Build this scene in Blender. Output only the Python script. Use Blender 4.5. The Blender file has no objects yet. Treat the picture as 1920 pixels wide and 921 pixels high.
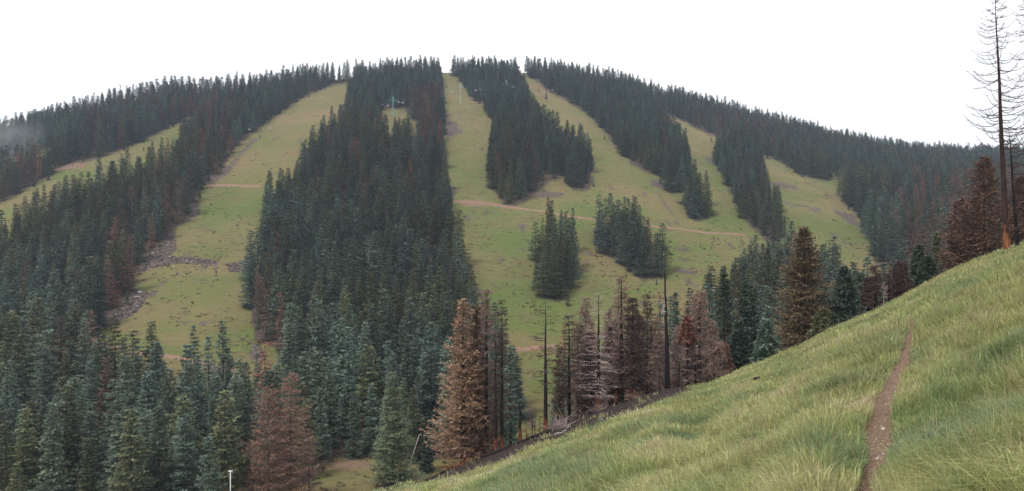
import bpy, math, random
import numpy as np
R = math.radians
rng = np.random.default_rng(7)
random.seed(7)
sc = bpy.context.scene
C = sc.collection
F = 1300.0; HZ = 490.0        # focal length and horizon row, measured on the 1920 px photograph

# ------------------------------------------------------------------ camera
cd = bpy.data.cameras.new('camera'); cam = bpy.data.objects.new('camera', cd); C.objects.link(cam)
cam.location = (0, 0, 0); cam.rotation_euler = (R(90), 0, 0)
cd.sensor_width = 36; cd.lens = 36 * F / 1920
cd.shift_y = (HZ - 460.5) / 1920
cd.clip_start = 0.1; cd.clip_end = 6000
sc.camera = cam
# ------------------------------------------------------------------ sky and light
SUN_EL, SUN_AZ = 62, 235
w = bpy.data.worlds.new('World'); sc.world = w; w.use_nodes = True
nt = w.node_tree; nt.nodes.clear()
def nn(t, typ, **kw):
    n = t.nodes.new(typ)
    for k, v in kw.items(): setattr(n, k, v)
    return n
sky = nn(nt, 'ShaderNodeTexSky', sky_type='NISHITA'); sky.sun_disc = False
sky.sun_elevation = R(SUN_EL); sky.sun_rotation = R(SUN_AZ)
tc = nn(nt, 'ShaderNodeTexCoord'); nz = nn(nt, 'ShaderNodeTexNoise')
nz.inputs['Scale'].default_value = 1.6; nz.inputs['Detail'].default_value = 3
nt.links.new(tc.outputs['Generated'], nz.inputs['Vector'])
cr = nn(nt, 'ShaderNodeValToRGB')
cr.color_ramp.elements[0].position = 0.42; cr.color_ramp.elements[0].color = (0.82, 0.82, 0.85, 1)
cr.color_ramp.elements[1].position = 0.62; cr.color_ramp.elements[1].color = (1, 1, 1, 1)
nt.links.new(nz.outputs['Fac'], cr.inputs['Fac'])
sm = nn(nt, 'ShaderNodeVectorMath', operation='SCALE'); sm.inputs['Scale'].default_value = 9.8
nt.links.new(cr.outputs['Color'], sm.inputs[0])
mx = nn(nt, 'ShaderNodeMix', data_type='RGBA'); mx.inputs['Factor'].default_value = 0.93
nt.links.new(sky.outputs['Color'], mx.inputs['A']); nt.links.new(sm.outputs['Vector'], mx.inputs['B'])
bg = nn(nt, 'ShaderNodeBackground'); bg.inputs['Strength'].default_value = 0.1
out = nn(nt, 'ShaderNodeOutputWorld')
nt.links.new(mx.outputs['Result'], bg.inputs['Color']); nt.links.new(bg.outputs['Background'], out.inputs['Surface'])
sl = bpy.data.lights.new('sun', 'SUN'); sl.energy = 1.5; sl.angle = R(12); sl.color = (1, 0.97, 0.92)
so = bpy.data.objects.new('sun', sl); C.objects.link(so)
so.rotation_euler = (R(90 - SUN_EL), 0, R(180 - SUN_AZ))
sc.view_settings.view_transform = 'Standard'; sc.view_settings.look = 'None'
sc.view_settings.gamma = 1; sc.view_settings.exposure = 0.52; sc.view_settings.use_curve_mapping = False
sc.cycles.max_bounces = 5; sc.cycles.diffuse_bounces = 2; sc.cycles.transparent_max_bounces = 4
sc.cycles.volume_bounces = 1; sc.cycles.glossy_bounces = 1

# ------------------------------------------------------------------ numeric helpers
def hash2(i, j, s):
    v = np.sin(i * 127.1 + j * 311.7 + s * 74.7) * 43758.5453
    return v - np.floor(v)
def vnoise(x, y, s=0):
    xi = np.floor(x); yi = np.floor(y); fx = x - xi; fy = y - yi
    fx = fx * fx * (3 - 2 * fx); fy = fy * fy * (3 - 2 * fy)
    a = hash2(xi, yi, s); b = hash2(xi + 1, yi, s); c = hash2(xi, yi + 1, s); d = hash2(xi + 1, yi + 1, s)
    return (a * (1 - fx) + b * fx) * (1 - fy) + (c * (1 - fx) + d * fx) * fy
def fbm(x, y, s=0, o=4):
    t = 0; a = 0.5; n = 0
    for k in range(o):
        t = t + a * vnoise(x * 2 ** k, y * 2 ** k, s + k * 3); n += a; a *= 0.5
    return t / n
def sstep(a, b, x):
    t = np.clip((x - a) / (b - a), 0, 1); return t * t * (3 - 2 * t)
def table(pts, lo, hi, n=1600, smooth=9, it=3):
    xs = np.linspace(lo, hi, n); p = np.array(pts, float)
    ys = np.interp(xs, p[:, 0], p[:, 1])
    k = np.ones(smooth) / smooth
    for _ in range(it):
        ys = np.convolve(np.pad(ys, smooth // 2, mode='edge'), k, 'valid')
    return lambda x: np.interp(x, xs, ys)
def inpoly(u, v, poly):
    u = np.asarray(u, float); v = np.asarray(v, float)
    r = np.zeros(np.broadcast(u, v).shape, bool); n = len(poly)
    for i in range(n):
        x1, y1 = poly[i]; x2, y2 = poly[(i + 1) % n]
        if y1 == y2: continue
        c = ((y1 > v) != (y2 > v)) & (u < (x2 - x1) * (v - y1) / (y2 - y1) + x1)
        r ^= c
    return r

# ------------------------------------------------------------------ terrain functions
VT = table([(-900, 480), (-400, 370), (0, 264), (100, 234), (200, 210), (300, 192), (400, 182), (500, 167), (600, 153), (660, 149), (700, 145),
            (830, 136), (960, 134), (1050, 142), (1150, 162), (1250, 186), (1350, 212), (1450, 238), (1550, 264), (1650, 285), (1750, 295),
            (1920, 300), (2300, 300), (3000, 320)], -900, 3000, 3000, 41)
VB = table([(-900, 1010), (1000, 1010), (1300, 940), (1700, 760), (2000, 700), (3000, 660)], -900, 3000, 1600, 61)
DT = table([(-900, 520), (0, 640), (400, 720), (830, 820), (1300, 900), (1700, 950), (2100, 900), (3000, 700)], -900, 3000, 1600, 61)
LD = table([(0, math.log(800)), (.035, math.log(650)), (.075, math.log(560)), (.19, math.log(425)), (.364, math.log(322)), (.5376, math.log(243)),
            (.711, math.log(185)), (.89, math.log(137)), (1, math.log(116)), (1.3, math.log(92))], 0, 1.3, 800, 41, 2)
def hbump(X, Y):
    return 3.0 * (fbm(X / 70, Y / 70, 3, 3) - .5) + 0.9 * (fbm(X / 13, Y / 13, 9, 2) - .5)
def mount(u, v):
    vt = VT(u); t = (v - vt) / (VB(u) - vt)
    d = np.exp(LD(t) + (np.log(DT(u)) - math.log(800)) * np.clip(1 - t, 0, 1) ** 1.5)
    X = (u - 960) / F * d; Z = (HZ - v) / F * d
    return X, d, Z + hbump(X, d)

VS_P = np.array([(300, 1105), (500, 1010), (700, 922), (760, 908), (867, 893), (932, 867), (1014, 835), (1075, 814), (1130, 787), (1162, 780),
        (1245, 751), (1340, 717), (1406, 687), (1480, 661), (1569, 614), (1639, 585), (1702, 554), (1780, 511), (1858, 479), (1920, 456), (2100, 385), (2400, 280)], float)
VS = table(VS_P, 0, 2400, 1600, 31, 2)
A_ = -(456 - 893) / (1920 - 867.)          # cross slope of the near hillside
S0 = (HZ - (893 + A_ * (867 - 960))) / F  # value of the linear fit at the picture centre column
EDGE = 74.0
def near_z(X, Y):
    X = np.asarray(X, float); Y = np.asarray(Y, float)
    Ys = np.maximum(Y, 2.0)
    u = np.clip(960 + F * X / Ys, 300, 2300)
    strip = 20 * sstep(780, 860, u) * (1 - sstep(1230, 1330, u))
    lin = S0 + A_ * (u - 960) / F
    corr = (HZ - (VS(u) - strip)) / F - lin
    Z = S0 * Y + A_ * X - 2.7 * (1 - Y / EDGE) + corr * Y * sstep(4, 25, Y)
    e = np.maximum(Y - EDGE, 0)
    Z = Z - np.where(e < 30, 0.016 * e * e, 14.4 + 0.96 * (e - 30))
    lump = 0.10 * (fbm(X / 1.1, Y / 1.1, 21, 3) - .5) + 0.35 * (fbm(X / 6., Y / 6., 25, 2) - .5) * sstep(6, 20, Y)
    return Z + lump
def near_at(u, v):
    """first point of the near hillside met by the sight line through (u, v)"""
    ys = np.exp(np.linspace(math.log(2.5), math.log(95), 900))
    X = (u - 960) / F * ys
    vv = HZ - F * near_z(X, ys) / ys
    i = np.argmax(vv <= v)
    if vv[i] > v: i = int(np.argmin(vv))
    y = ys[i]; x = (u - 960) / F * y
    return float(x), float(y), float(near_z(x, y))

# trail centre line (photo column, row, half width in px)
TR_END = 1
TR = [(1606, 990, 20), (1626, 921, 19), (1644, 872, 22), (1649, 823, 22), (1649, 781, 22), (1660, 746, 19), (1675, 715, 16), (1692, 687, 12), (1697, 663, 9), (1703, 642, 6.5), (1708, 622, 5), (1711, 606, 3.5), (1706, 592, 3)]
trail = []
for u, v, hw in TR:
    x, y, z = near_at(u, v); trail.append((x, y, 1.42 * hw * y / F))
x0, y0, w0 = trail[0]
trail = [(x0 - 2.2, y0 - 5, w0), (x0 - .8, y0 - 2, w0)] + trail
trail = np.array(trail)
_ty = np.linspace(trail[0, 1], trail[-1, 1], 400)
def smo(a, k=9):
    return np.convolve(np.pad(a, k // 2, mode='edge'), np.ones(k) / k, 'valid')
_tx = smo(smo(np.interp(_ty, trail[:, 1], trail[:, 0]))); _tw = smo(np.interp(_ty, trail[:, 1], trail[:, 2]))
def trail_d(X, Y):
    """distance from the trail's centre divided by its half width"""
    tx = np.interp(Y, _ty, _tx); tw = np.interp(Y, _ty, _tw)
    d = np.abs(X - tx) / tw
    return np.where((Y < _ty[0]) | (Y > _ty[-1]), 99, d)
SOIL = [(1880, 690, .50), (1876, 706, .42), (1890, 720, .45), (1886, 738, .35), (1465, 851, .6), (1697, 578, .8), (1690, 588, .6), (1812, 806, .22), (1893, 842, .2), (1350, 758, .5), (1538, 812, .2)]
SOILW = [near_at(u, v)[:2] + (r,) for u, v, r in SOIL]
def soil_d(X, Y):
    d = np.full(np.shape(X), 99.)
    for x, y, r in SOILW: d = np.minimum(d, np.hypot(X - x, (Y - y) / 1.6) / r)
    return d
def burnt(X, Y):
    Ys = np.maximum(Y, 2.0); u = 960 + F * X / Ys
    v = HZ - F * near_z(X, Y) / Ys
    n = fbm(X / 2.2, Y / 5., 31, 3) - .5
    b = sstep(0, 1, (VS(u) + 7 + n * 14 - v) / 4) * (u > 770) * (u < 1300) * (Y > 30)
    return np.maximum(b, ((u > 700) & (u < 1400) & (Y > EDGE + 1)) * 1.0)

# ------------------------------------------------------------------ materials
def material(name, rough=0.85, spec=0.2):
    m = bpy.data.materials.new(name); m.use_nodes = True
    t = m.node_tree; b = t.nodes['Principled BSDF']
    b.inputs['Roughness'].default_value = rough; b.inputs['Specular IOR Level'].default_value = spec
    return m, t, b
def tex(t, scale, detail=4, rough=.6, coord='Object', stretch=None):
    c = nn(t, 'ShaderNodeTexCoord'); n = nn(t, 'ShaderNodeTexNoise')
    n.inputs['Scale'].default_value = scale; n.inputs['Detail'].default_value = detail; n.inputs['Roughness'].default_value = rough
    if stretch:
        mp = nn(t, 'ShaderNodeMapping'); mp.inputs['Scale'].default_value = stretch
        t.links.new(c.outputs[coord], mp.inputs['Vector']); t.links.new(mp.outputs['Vector'], n.inputs['Vector'])
    else: t.links.new(c.outputs[coord], n.inputs['Vector'])
    return n.outputs['Fac']
def ramp(t, fac, stops):
    r = nn(t, 'ShaderNodeValToRGB'); e = r.color_ramp.elements
    while len(e) < len(stops): e.new(0.5)
    for k, (p, c) in enumerate(stops):
        e[k].position = p; e[k].color = (c[0], c[1], c[2], 1) if not isinstance(c, (int, float)) else (c, c, c, 1)
    t.links.new(fac, r.inputs['Fac']); return r.outputs['Color']
def mix(t, fac, a, b, blend='MIX'):
    m = nn(t, 'ShaderNodeMix', data_type='RGBA', blend_type=blend)
    for s, v in (('Factor', fac), ('A', a), ('B', b)):
        if hasattr(v, 'links'): t.links.new(v, m.inputs[s])
        elif s == 'Factor': m.inputs[s].default_value = v
        else: m.inputs[s].default_value = (v[0], v[1], v[2], 1)
    return m.outputs['Result']
def attr(t, name):
    a = nn(t, 'ShaderNodeAttribute', attribute_name=name); return a
def bump(t, b, h, strength, dist=.1):
    n = nn(t, 'ShaderNodeBump'); n.inputs['Strength'].default_value = strength; n.inputs['Distance'].default_value = dist
    t.links.new(h, n.inputs['Height']); t.links.new(n.outputs['Normal'], b.inputs['Normal'])

def leaf_mat(name, c1, c2, c3, transl=0.0):
    m, t, b = material(name, .75, .15)
    oi = nn(t, 'ShaderNodeObjectInfo'); a = attr(t, 'var')
    col = mix(t, a.outputs['Fac'], c1, c2)
    n = tex(t, 1.3, 3, .7)
    col = mix(t, ramp(t, n, [(.42, 0), (.62, 1)]), col, c3)
    hs = nn(t, 'ShaderNodeHueSaturation')
    mr = nn(t, 'ShaderNodeMapRange'); mr.inputs['To Min'].default_value = .70; mr.inputs['To Max'].default_value = 1.95
    t.links.new(oi.outputs['Random'], mr.inputs['Value']); t.links.new(mr.outputs['Result'], hs.inputs['Value'])
    t.links.new(col, hs.inputs['Color']); t.links.new(hs.outputs['Color'], b.inputs['Base Color'])
    return m
M = {}
M['blue'] = leaf_mat('blue_green_needles', (.036, .058, .045), (.148, .198, .155), (.066, .096, .072))
M['deep'] = leaf_mat('deep_green_needles', (.035, .053, .038), (.134, .172, .116), (.064, .087, .060))
M['olive'] = leaf_mat('olive_green_needles', (.045, .054, .030), (.150, .160, .075), (.080, .084, .045))
M['rust'] = leaf_mat('rust_needles', (.150, .062, .045), (.27, .125, .085), (.13, .072, .052))
M['plum'] = leaf_mat('dark_scorched_needles', (.085, .048, .045), (.155, .088, .075), (.105, .068, .052))
M['tan'] = leaf_mat('tan_brown_needles', (.150, .085, .062), (.27, .165, .120), (.21, .145, .085))
M['brick'] = leaf_mat('reddish_brown_needles', (.130, .064, .046), (.255, .140, .100), (.18, .11, .08))
M['brown'] = leaf_mat('dull_brown_needles', (.085, .058, .036), (.16, .105, .062), (.075, .062, .040))
M['fresh'] = leaf_mat('fresh_green_needles', (.055, .072, .042), (.17, .195, .11), (.10, .12, .065))
M['char_olive'] = leaf_mat('scorched_olive_needles', (.055, .036, .030), (.155, .118, .055), (.080, .052, .036))
def bark_mat(name, c1, c2, scar=None):
    m, t, b = material(name, .9, .1)
    n = tex(t, 3.5, 5, .7, 'Object', (1, 1, .22))
    col = ramp(t, n, [(.35, c1), (.65, c2)])
    if scar:
        c = nn(t, 'ShaderNodeTexCoord'); sx = nn(t, 'ShaderNodeSeparateXYZ'); t.links.new(c.outputs['Object'], sx.inputs[0])
        n2 = tex(t, 1.1, 3, .6, 'Object', (1, 1, .6))
        ma = nn(t, 'ShaderNodeMath', operation='MULTIPLY_ADD'); t.links.new(n2, ma.inputs[0]); ma.inputs[1].default_value = -7
        t.links.new(sx.outputs['Z'], ma.inputs[2])
        mr = nn(t, 'ShaderNodeMapRange'); mr.inputs['From Min'].default_value = scar - 3.6; mr.inputs['From Max'].default_value = scar - 3.2
        mr.inputs['To Min'].default_value = 1; mr.inputs['To Max'].default_value = 0
        t.links.new(ma.outputs[0], mr.inputs['Value'])
        oc = ramp(t, n, [(.38, (.05, .022, .015)), (.60, (.30, .115, .055))])
        col = mix(t, mr.outputs['Result'], col, oc)
    t.links.new(col, b.inputs['Base Color']); bump(t, b, n, .6, .05)
    return m
M['bark'] = bark_mat('grey_brown_bark', (.045, .034, .028), (.11, .085, .07))
M['black'] = bark_mat('charred_bark', (.010, .008, .009), (.040, .030, .032))
M['black_scar'] = bark_mat('charred_bark_over_orange_wood', (.012, .009, .010), (.045, .032, .032), 1.9)
M['plum_bark'] = bark_mat('scorched_purple_bark', (.035, .020, .022), (.095, .052, .050), 1.6)
M['tall_scar'] = bark_mat('burnt_bark_peeled_at_the_foot', (.018, .012, .013), (.065, .036, .032), 2.4)
M['twig_pale'] = bark_mat('pale_dead_twigs', (.28, .20, .18), (.46, .37, .34))
M['twig_pink'] = bark_mat('pinkish_brown_twigs', (.19, .125, .105), (.34, .235, .20))
M['twig_dark'] = bark_mat('dark_dead_twigs', (.055, .036, .036), (.13, .085, .080))
M['white_wood'] = bark_mat('bleached_wood', (.30, .28, .26), (.55, .52, .49))

def simple(name, col, rough=.6, metal=0, var=.12):
    m, t, b = material(name, rough, .4)
    n = tex(t, 6, 3)
    c = ramp(t, n, [(.3, [x * (1 - var) for x in col]), (.7, [x * (1 + var) for x in col])])
    t.links.new(c, b.inputs['Base Color']); b.inputs['Metallic'].default_value = metal
    return m
M['teal'] = simple('teal_painted_steel', (.12, .26, .25))
M['steel'] = simple('galvanised_steel', (.24, .30, .30), .45, .3)
M['chair'] = simple('pale_painted_chair', (.40, .40, .42))
M['white_paint'] = simple('white_painted_metal', (.78, .78, .78))
M['rock'] = simple('pale_stone', (.42, .38, .36), .9, 0, .3)
M['dark_rock'] = simple('purple_grey_stone', (.19, .15, .155), .9, 0, .35)
M['flower'] = simple('white_petals', (.72, .72, .68), .8, 0, .1)

# mountain ground
m, t, b = material('mountain_meadow', .95, .05)
n1 = tex(t, .022, 5, .62); n2 = tex(t, .11, 5, .7); n3 = tex(t, .55, 4, .75, 'Object', (.45, 1, 1))
g = mix(t, ramp(t, n1, [(.40, 0), (.60, 1)]), (.118, .145, .042), (.168, .158, .066))
g = mix(t, ramp(t, n2, [(.45, 0), (.68, .75)]), g, (.170, .118, .066))
g = mix(t, ramp(t, n3, [(.52, 0), (.66, .8)]), g, (.065, .066, .036))
g = mix(t, attr(t, 'dry').outputs['Fac'], g, mix(t, n2, (.19, .150, .07), (.24, .16, .09)))
g = mix(t, attr(t, 'lush').outputs['Fac'], g, (.10, .145, .04))
n4 = tex(t, .9, 4, .8)
g = mix(t, attr(t, 'duff').outputs['Fac'], g, ramp(t, n4, [(.35, (.05, .035, .03)), (.65, (.13, .095, .075))]))
sc_ = ramp(t, n4, [(.40, (.06, .043, .04)), (.52, (.12, .09, .085)), (.68, (.21, .17, .16))])
g = mix(t, attr(t, 'scree').outputs['Fac'], g, sc_)
g = mix(t, attr(t, 'dirt').outputs['Fac'], g, ramp(t, n4, [(.3, (.17, .105, .075)), (.7, (.28, .18, .13))]))
t.links.new(g, b.inputs['Base Color']); bump(t, b, n3, .8, .8)
M['meadow'] = m
# near hillside ground
m, t, b = material('hillside_soil_and_grass', .95, .05)
n1 = tex(t, .35, 4, .6); n2 = tex(t, 3, 5, .7)
g = mix(t, ramp(t, n1, [(.4, 0), (.6, 1)]), (.17, .20, .075), (.27, .25, .11))
g = mix(t, ramp(t, n2, [(.4, 0), (.7, .6)]), g, (.12, .13, .055))
n5 = tex(t, 14, 5, .7)
dirtc = ramp(t, n5, [(.3, (.12, .075, .055)), (.5, (.27, .175, .135)), (.75, (.42, .30, .25))])
g = mix(t, attr(t, 'soil').outputs['Fac'], g, mix(t, .35, dirtc, (.07, .045, .035)))
g = mix(t, attr(t, 'burn').outputs['Fac'], g, ramp(t, n2, [(.4, (.018, .015, .017)), (.56, (.05, .035, .033)), (.72, (.13, .075, .055))]))
t.links.new(g, b.inputs['Base Color']); bump(t, b, n2, .7, .1)
M['hill'] = m
m, t, b = material('trodden_gravel_soil', .95, .05)
n5 = tex(t, 22, 6, .75); vo = nn(t, 'ShaderNodeTexVoronoi'); vo.inputs['Scale'].default_value = 26
c_ = nn(t, 'ShaderNodeTexCoord'); t.links.new(c_.outputs['Object'], vo.inputs['Vector'])
g = ramp(t, n5, [(.30, (.065, .040, .028)), (.48, (.185, .115, .080)), (.72, (.36, .255, .19))])
g = mix(t, ramp(t, vo.outputs['Distance'], [(.12, .45), (.4, 0)]), g, (.40, .31, .26))
t.links.new(g, b.inputs['Base Color']); bump(t, b, n5, .9, .04)
M['trail'] = m
m, t, b = material('pale_dirt_road_surface', .95, .05)
n5 = tex(t, .8, 5, .7)
g = ramp(t, n5, [(.3, (.18, .108, .076)), (.7, (.31, .20, .145))]); t.links.new(g, b.inputs['Base Color'])
M['road'] = m
# grass blades: colour is a property of each tussock
m, t, b = material('mountain_grass', .6, .25)
a = attr(t, 'col'); t.links.new(a.outputs['Color'], b.inputs['Base Color'])
tr = nn(t, 'ShaderNodeBsdfTranslucent'); t.links.new(a.outputs['Color'], tr.inputs['Color'])
ms = nn(t, 'ShaderNodeMixShader'); ms.inputs['Fac'].default_value = .35
t.links.new(b.outputs['BSDF'], ms.inputs[1]); t.links.new(tr.outputs['BSDF'], ms.inputs[2])
t.links.new(ms.outputs['Shader'], t.nodes['Material Output'].inputs['Surface'])
M['grass'] = m

# ------------------------------------------------------------------ object helpers
def tag(o, label=None, cat=None, group=None, kind=None):
    for k, v in (('label', label), ('category', cat), ('group', group), ('kind', kind)):
        if v: o[k] = v
    return o
def fast_mesh(name, V, faces_list, attrs=None, smooth=False):
    """V (n,3); faces_list: arrays of shape (k,3) or (k,4)"""
    me = bpy.data.meshes.new(name)
    V = np.asarray(V, np.float32)
    me.vertices.add(len(V)); me.vertices.foreach_set('co', V.ravel())
    faces_list = [np.asarray(f, np.int32) for f in faces_list if len(f)]
    loops = np.concatenate([f.ravel() for f in faces_list])
    tot = np.concatenate([np.full(len(f), f.shape[1], np.int32) for f in faces_list])
    st = np.concatenate([[0], np.cumsum(tot)[:-1]]).astype(np.int32)
    me.loops.add(len(loops)); me.loops.foreach_set('vertex_index', loops)
    me.polygons.add(len(tot)); me.polygons.foreach_set('loop_start', st)
    try: me.polygons.foreach_set('loop_total', tot)
    except Exception: pass
    me.polygons.foreach_set('use_smooth', np.full(len(tot), smooth))
    for k, v in (attrs or {}).items():
        v = np.asarray(v, np.float32)
        if v.ndim == 1:
            a = me.attributes.new(k, 'FLOAT', 'POINT'); a.data.foreach_set('value', v)
        else:
            a = me.attributes.new(k, 'FLOAT_COLOR', 'POINT')
            a.data.foreach_set('color', np.concatenate([v, np.ones((len(v), 1), np.float32)], 1).ravel())
    me.update(calc_edges=True)
    return me
def link(name, me, mat=None, parent=None):
    o = bpy.data.objects.new(name, me); C.objects.link(o)
    if mat is not None: me.materials.append(mat)
    if parent: o.parent = parent
    return o
def empty(name, loc, rz=0, s=1):
    o = bpy.data.objects.new(name, None); C.objects.link(o); o.location = [float(c) for c in loc]
    o.rotation_euler = (0, 0, rz); o.scale = (s, s, s); o.empty_display_size = .5
    return o
class MB:
    def __init__(s): s.V = []; s.T = []; s.Q = []; s.a = []
    def tube(s, pts, rad, n=6, var=.5, cap=True):
        pts = np.asarray(pts, float); base = len(s.V); k = len(pts)
        d = np.gradient(pts, axis=0)
        for i in range(k):
            t = d[i] / (np.linalg.norm(d[i]) + 1e-9)
            a = np.cross(t, (0, 0, 1.) if abs(t[2]) < .9 else (1., 0, 0)); a /= np.linalg.norm(a); b = np.cross(t, a)
            for j in range(n):
                an = 2 * math.pi * j / n
                s.V.append(pts[i] + rad[i] * (math.cos(an) * a + math.sin(an) * b)); s.a.append(var)
        for i in range(k - 1):
            for j in range(n):
                j2 = (j + 1) % n
                s.Q.append((base + i * n + j, base + i * n + j2, base + (i + 1) * n + j2, base + (i + 1) * n + j))
        if cap:
            for i in (0, k - 1):
                c = len(s.V); s.V.append(pts[i]); s.a.append(var)
                for j in range(n): s.T.append((c, base + i * n + j, base + i * n + (j + 1) % n))
    def box(s, lo, hi, var=.5):
        b = len(s.V)
        for z in (lo[2], hi[2]):
            for x, y in ((lo[0], lo[1]), (hi[0], lo[1]), (hi[0], hi[1]), (lo[0], hi[1])): s.V.append((x, y, z)); s.a.append(var)
        for f in ((3, 2, 1, 0), (4, 5, 6, 7), (0, 1, 5, 4), (1, 2, 6, 5), (2, 3, 7, 6), (3, 0, 4, 7)): s.Q.append(tuple(b + i for i in f))
    def tri(s, p, q, r, var=.5):
        b = len(s.V); s.V += [p, q, r]; s.a += [var] * 3; s.T.append((b, b + 1, b + 2))
    def mesh(s, name, smooth=False):
        fl = []
        if s.Q: fl.append(np.array(s.Q))
        if s.T: fl.append(np.array(s.T))
        return fast_mesh(name, np.array(s.V), fl, {'var': np.array(s.a)}, smooth)

# ------------------------------------------------------------------ forest stands traced as footprints on the mountain
STANDS = {
 'far left ridge': [(-900, 470), (-400, 362), (0, 262), (100, 232), (200, 208), (300, 190), (400, 180), (420, 190), (350, 215), (335, 228), (280, 255), (200, 290), (150, 303), (112, 309), (100, 275), (60, 277), (0, 298), (-400, 420), (-900, 560)],
 'upper left clump': [(-300, 420), (0, 330), (50, 312), (105, 300), (104, 322), (60, 350), (0, 382), (-300, 480)],
 'upper left forest': [(-900, 760), (-300, 590), (0, 472), (60, 415), (130, 385), (200, 352), (260, 328), (330, 300), (352, 255), (390, 225), (430, 205), (500, 190), (600, 163), (655, 151), (625, 160), (580, 174), (540, 197), (500, 227), (470, 252), (440, 274), (425, 302), (412, 324), (380, 331), (378, 350), (372, 372), (350, 400), (330, 430), (300, 455), (270, 482), (252, 512), (245, 545), (228, 580), (200, 600), (188, 625), (165, 650), (160, 665), (-900, 1000)],
 'left ridge top': [(390, 181), (500, 166), (600, 152), (657, 149), (655, 153), (600, 165), (500, 192), (430, 207), (390, 227)],
 'lower left forest': [(-900, 700), (0, 600), (160, 660), (168, 700), (205, 738), (255, 750), (300, 745), (330, 775), (370, 745), (410, 745), (450, 745), (505, 790), (590, 830), (580, 905), (470, 915), (400, 990), (-900, 990)],
 'centre forest': [(664, 151), (700, 147), (760, 142), (822, 139), (829, 180), (830, 250), (827, 300), (835, 345), (845, 380), (845, 415), (826, 432), (852, 470), (866, 520), (882, 560), (888, 600), (840, 640), (700, 640), (560, 640), (520, 655), (480, 640), (470, 600), (466, 560), (470, 520), (490, 490), (500, 460), (488, 430), (492, 405), (515, 375), (560, 340), (575, 300), (600, 270), (640, 238), (656, 205)],
 'lower centre forest': [(520, 655), (560, 640), (700, 640), (840, 640), (888, 600), (905, 640), (950, 700), (976, 760), (970, 800), (900, 850), (790, 860), (700, 850), (600, 855), (545, 800), (530, 740), (540, 690)],
 'summit strip': [(849, 138), (872, 160), (890, 189), (912, 194), (915, 212), (930, 240), (918, 290), (912, 325), (925, 354), (945, 380), (972, 380), (1000, 362), (1030, 335), (1062, 328), (1075, 352), (1106, 352), (1111, 312), (1100, 295), (1085, 275), (1050, 268), (1030, 245), (1002, 215), (980, 175), (966, 142), (900, 135)],
 'right centre strip': [(985, 136), (1010, 153), (1030, 169), (1060, 184), (1100, 210), (1120, 228), (1150, 262), (1165, 288), (1190, 307), (1220, 322), (1243, 337), (1250, 357), (1275, 362), (1292, 345), (1292, 312), (1285, 280), (1265, 256), (1240, 236), (1252, 213), (1150, 163), (1050, 143)],
 'right ridge': [(1150, 163), (1252, 213), (1300, 236), (1350, 258), (1352, 238), (1420, 287), (1475, 307), (1492, 322), (1545, 338), (1558, 336), (1552, 300), (1560, 290), (1700, 292), (1680, 290), (1550, 266), (1450, 240), (1350, 214), (1250, 188)],
 'right narrow strip': [(1350, 268), (1345, 310), (1365, 355), (1385, 392), (1405, 418), (1430, 445), (1455, 455), (1470, 440), (1460, 400), (1446, 372), (1426, 332), (1422, 290), (1390, 258)],
 'far right forest': [(1560, 300), (1560, 318), (1600, 372), (1572, 366), (1610, 402), (1630, 442), (1640, 492), (1690, 498), (1700, 470), (1720, 620), (3000, 700), (3000, 322), (2300, 302), (1920, 302), (1750, 297), (1650, 287)],
 'lower right forest': [(1040, 745), (1090, 700), (1130, 690), (1200, 672), (1300, 640), (1335, 600), (1400, 545), (1422, 505), (1470, 485), (1500, 540), (1560, 545), (1600, 600), (1660, 612), (1700, 560), (1790, 640), (1700, 760), (1300, 930), (1150, 900), (1040, 850)],
 'left meadow island': [(1003, 480), (1022, 445), (1060, 440), (1080, 480), (1078, 525), (1068, 560), (1040, 566), (1012, 558), (1010, 520)],
 'right meadow island': [(1113, 466), (1130, 440), (1190, 432), (1208, 462), (1240, 488), (1242, 520), (1205, 526), (1182, 508), (1150, 487)],
 'small meadow clump': [(1286, 388), (1300, 375), (1326, 385), (1330, 410), (1300, 413)],
}
HOLES = [[(715, 200), (762, 205), (765, 222), (790, 228), (785, 250), (770, 262), (722, 262), (712, 225)], [(1575, 325), (1610, 322), (1612, 345), (1575, 345)], [(1670, 362), (1700, 358), (1705, 378), (1672, 380)],
         [(592, 858), (705, 858), (705, 1000), (592, 1000)], [(640, 235), (650, 200), (655, 180), (640, 185), (600, 225)]]
names = list(STANDS)
def stand_of(u, v):
    r = np.full(np.shape(u), -1)
    for k, nme in enumerate(names):
        r[inpoly(u, v, STANDS[nme]) & (r < 0)] = k
    for h in HOLES: r[inpoly(u, v, h)] = -1
    return r

# ------------------------------------------------------------------ mountain sheet
us = np.concatenate([np.arange(-900, -50, 25), np.arange(-50, 1970, 4.), np.arange(1970, 3001, 25)])
tt = np.concatenate([np.linspace(0, .25, 110, endpoint=False), np.linspace(.25, 1, 190, endpoint=False), np.linspace(1, 1.3, 14)])
U, T = np.meshgrid(us, tt); Vv = VT(U) + T * (VB(U) - VT(U))
X, Y, Z = mount(U, Vv)
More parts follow.
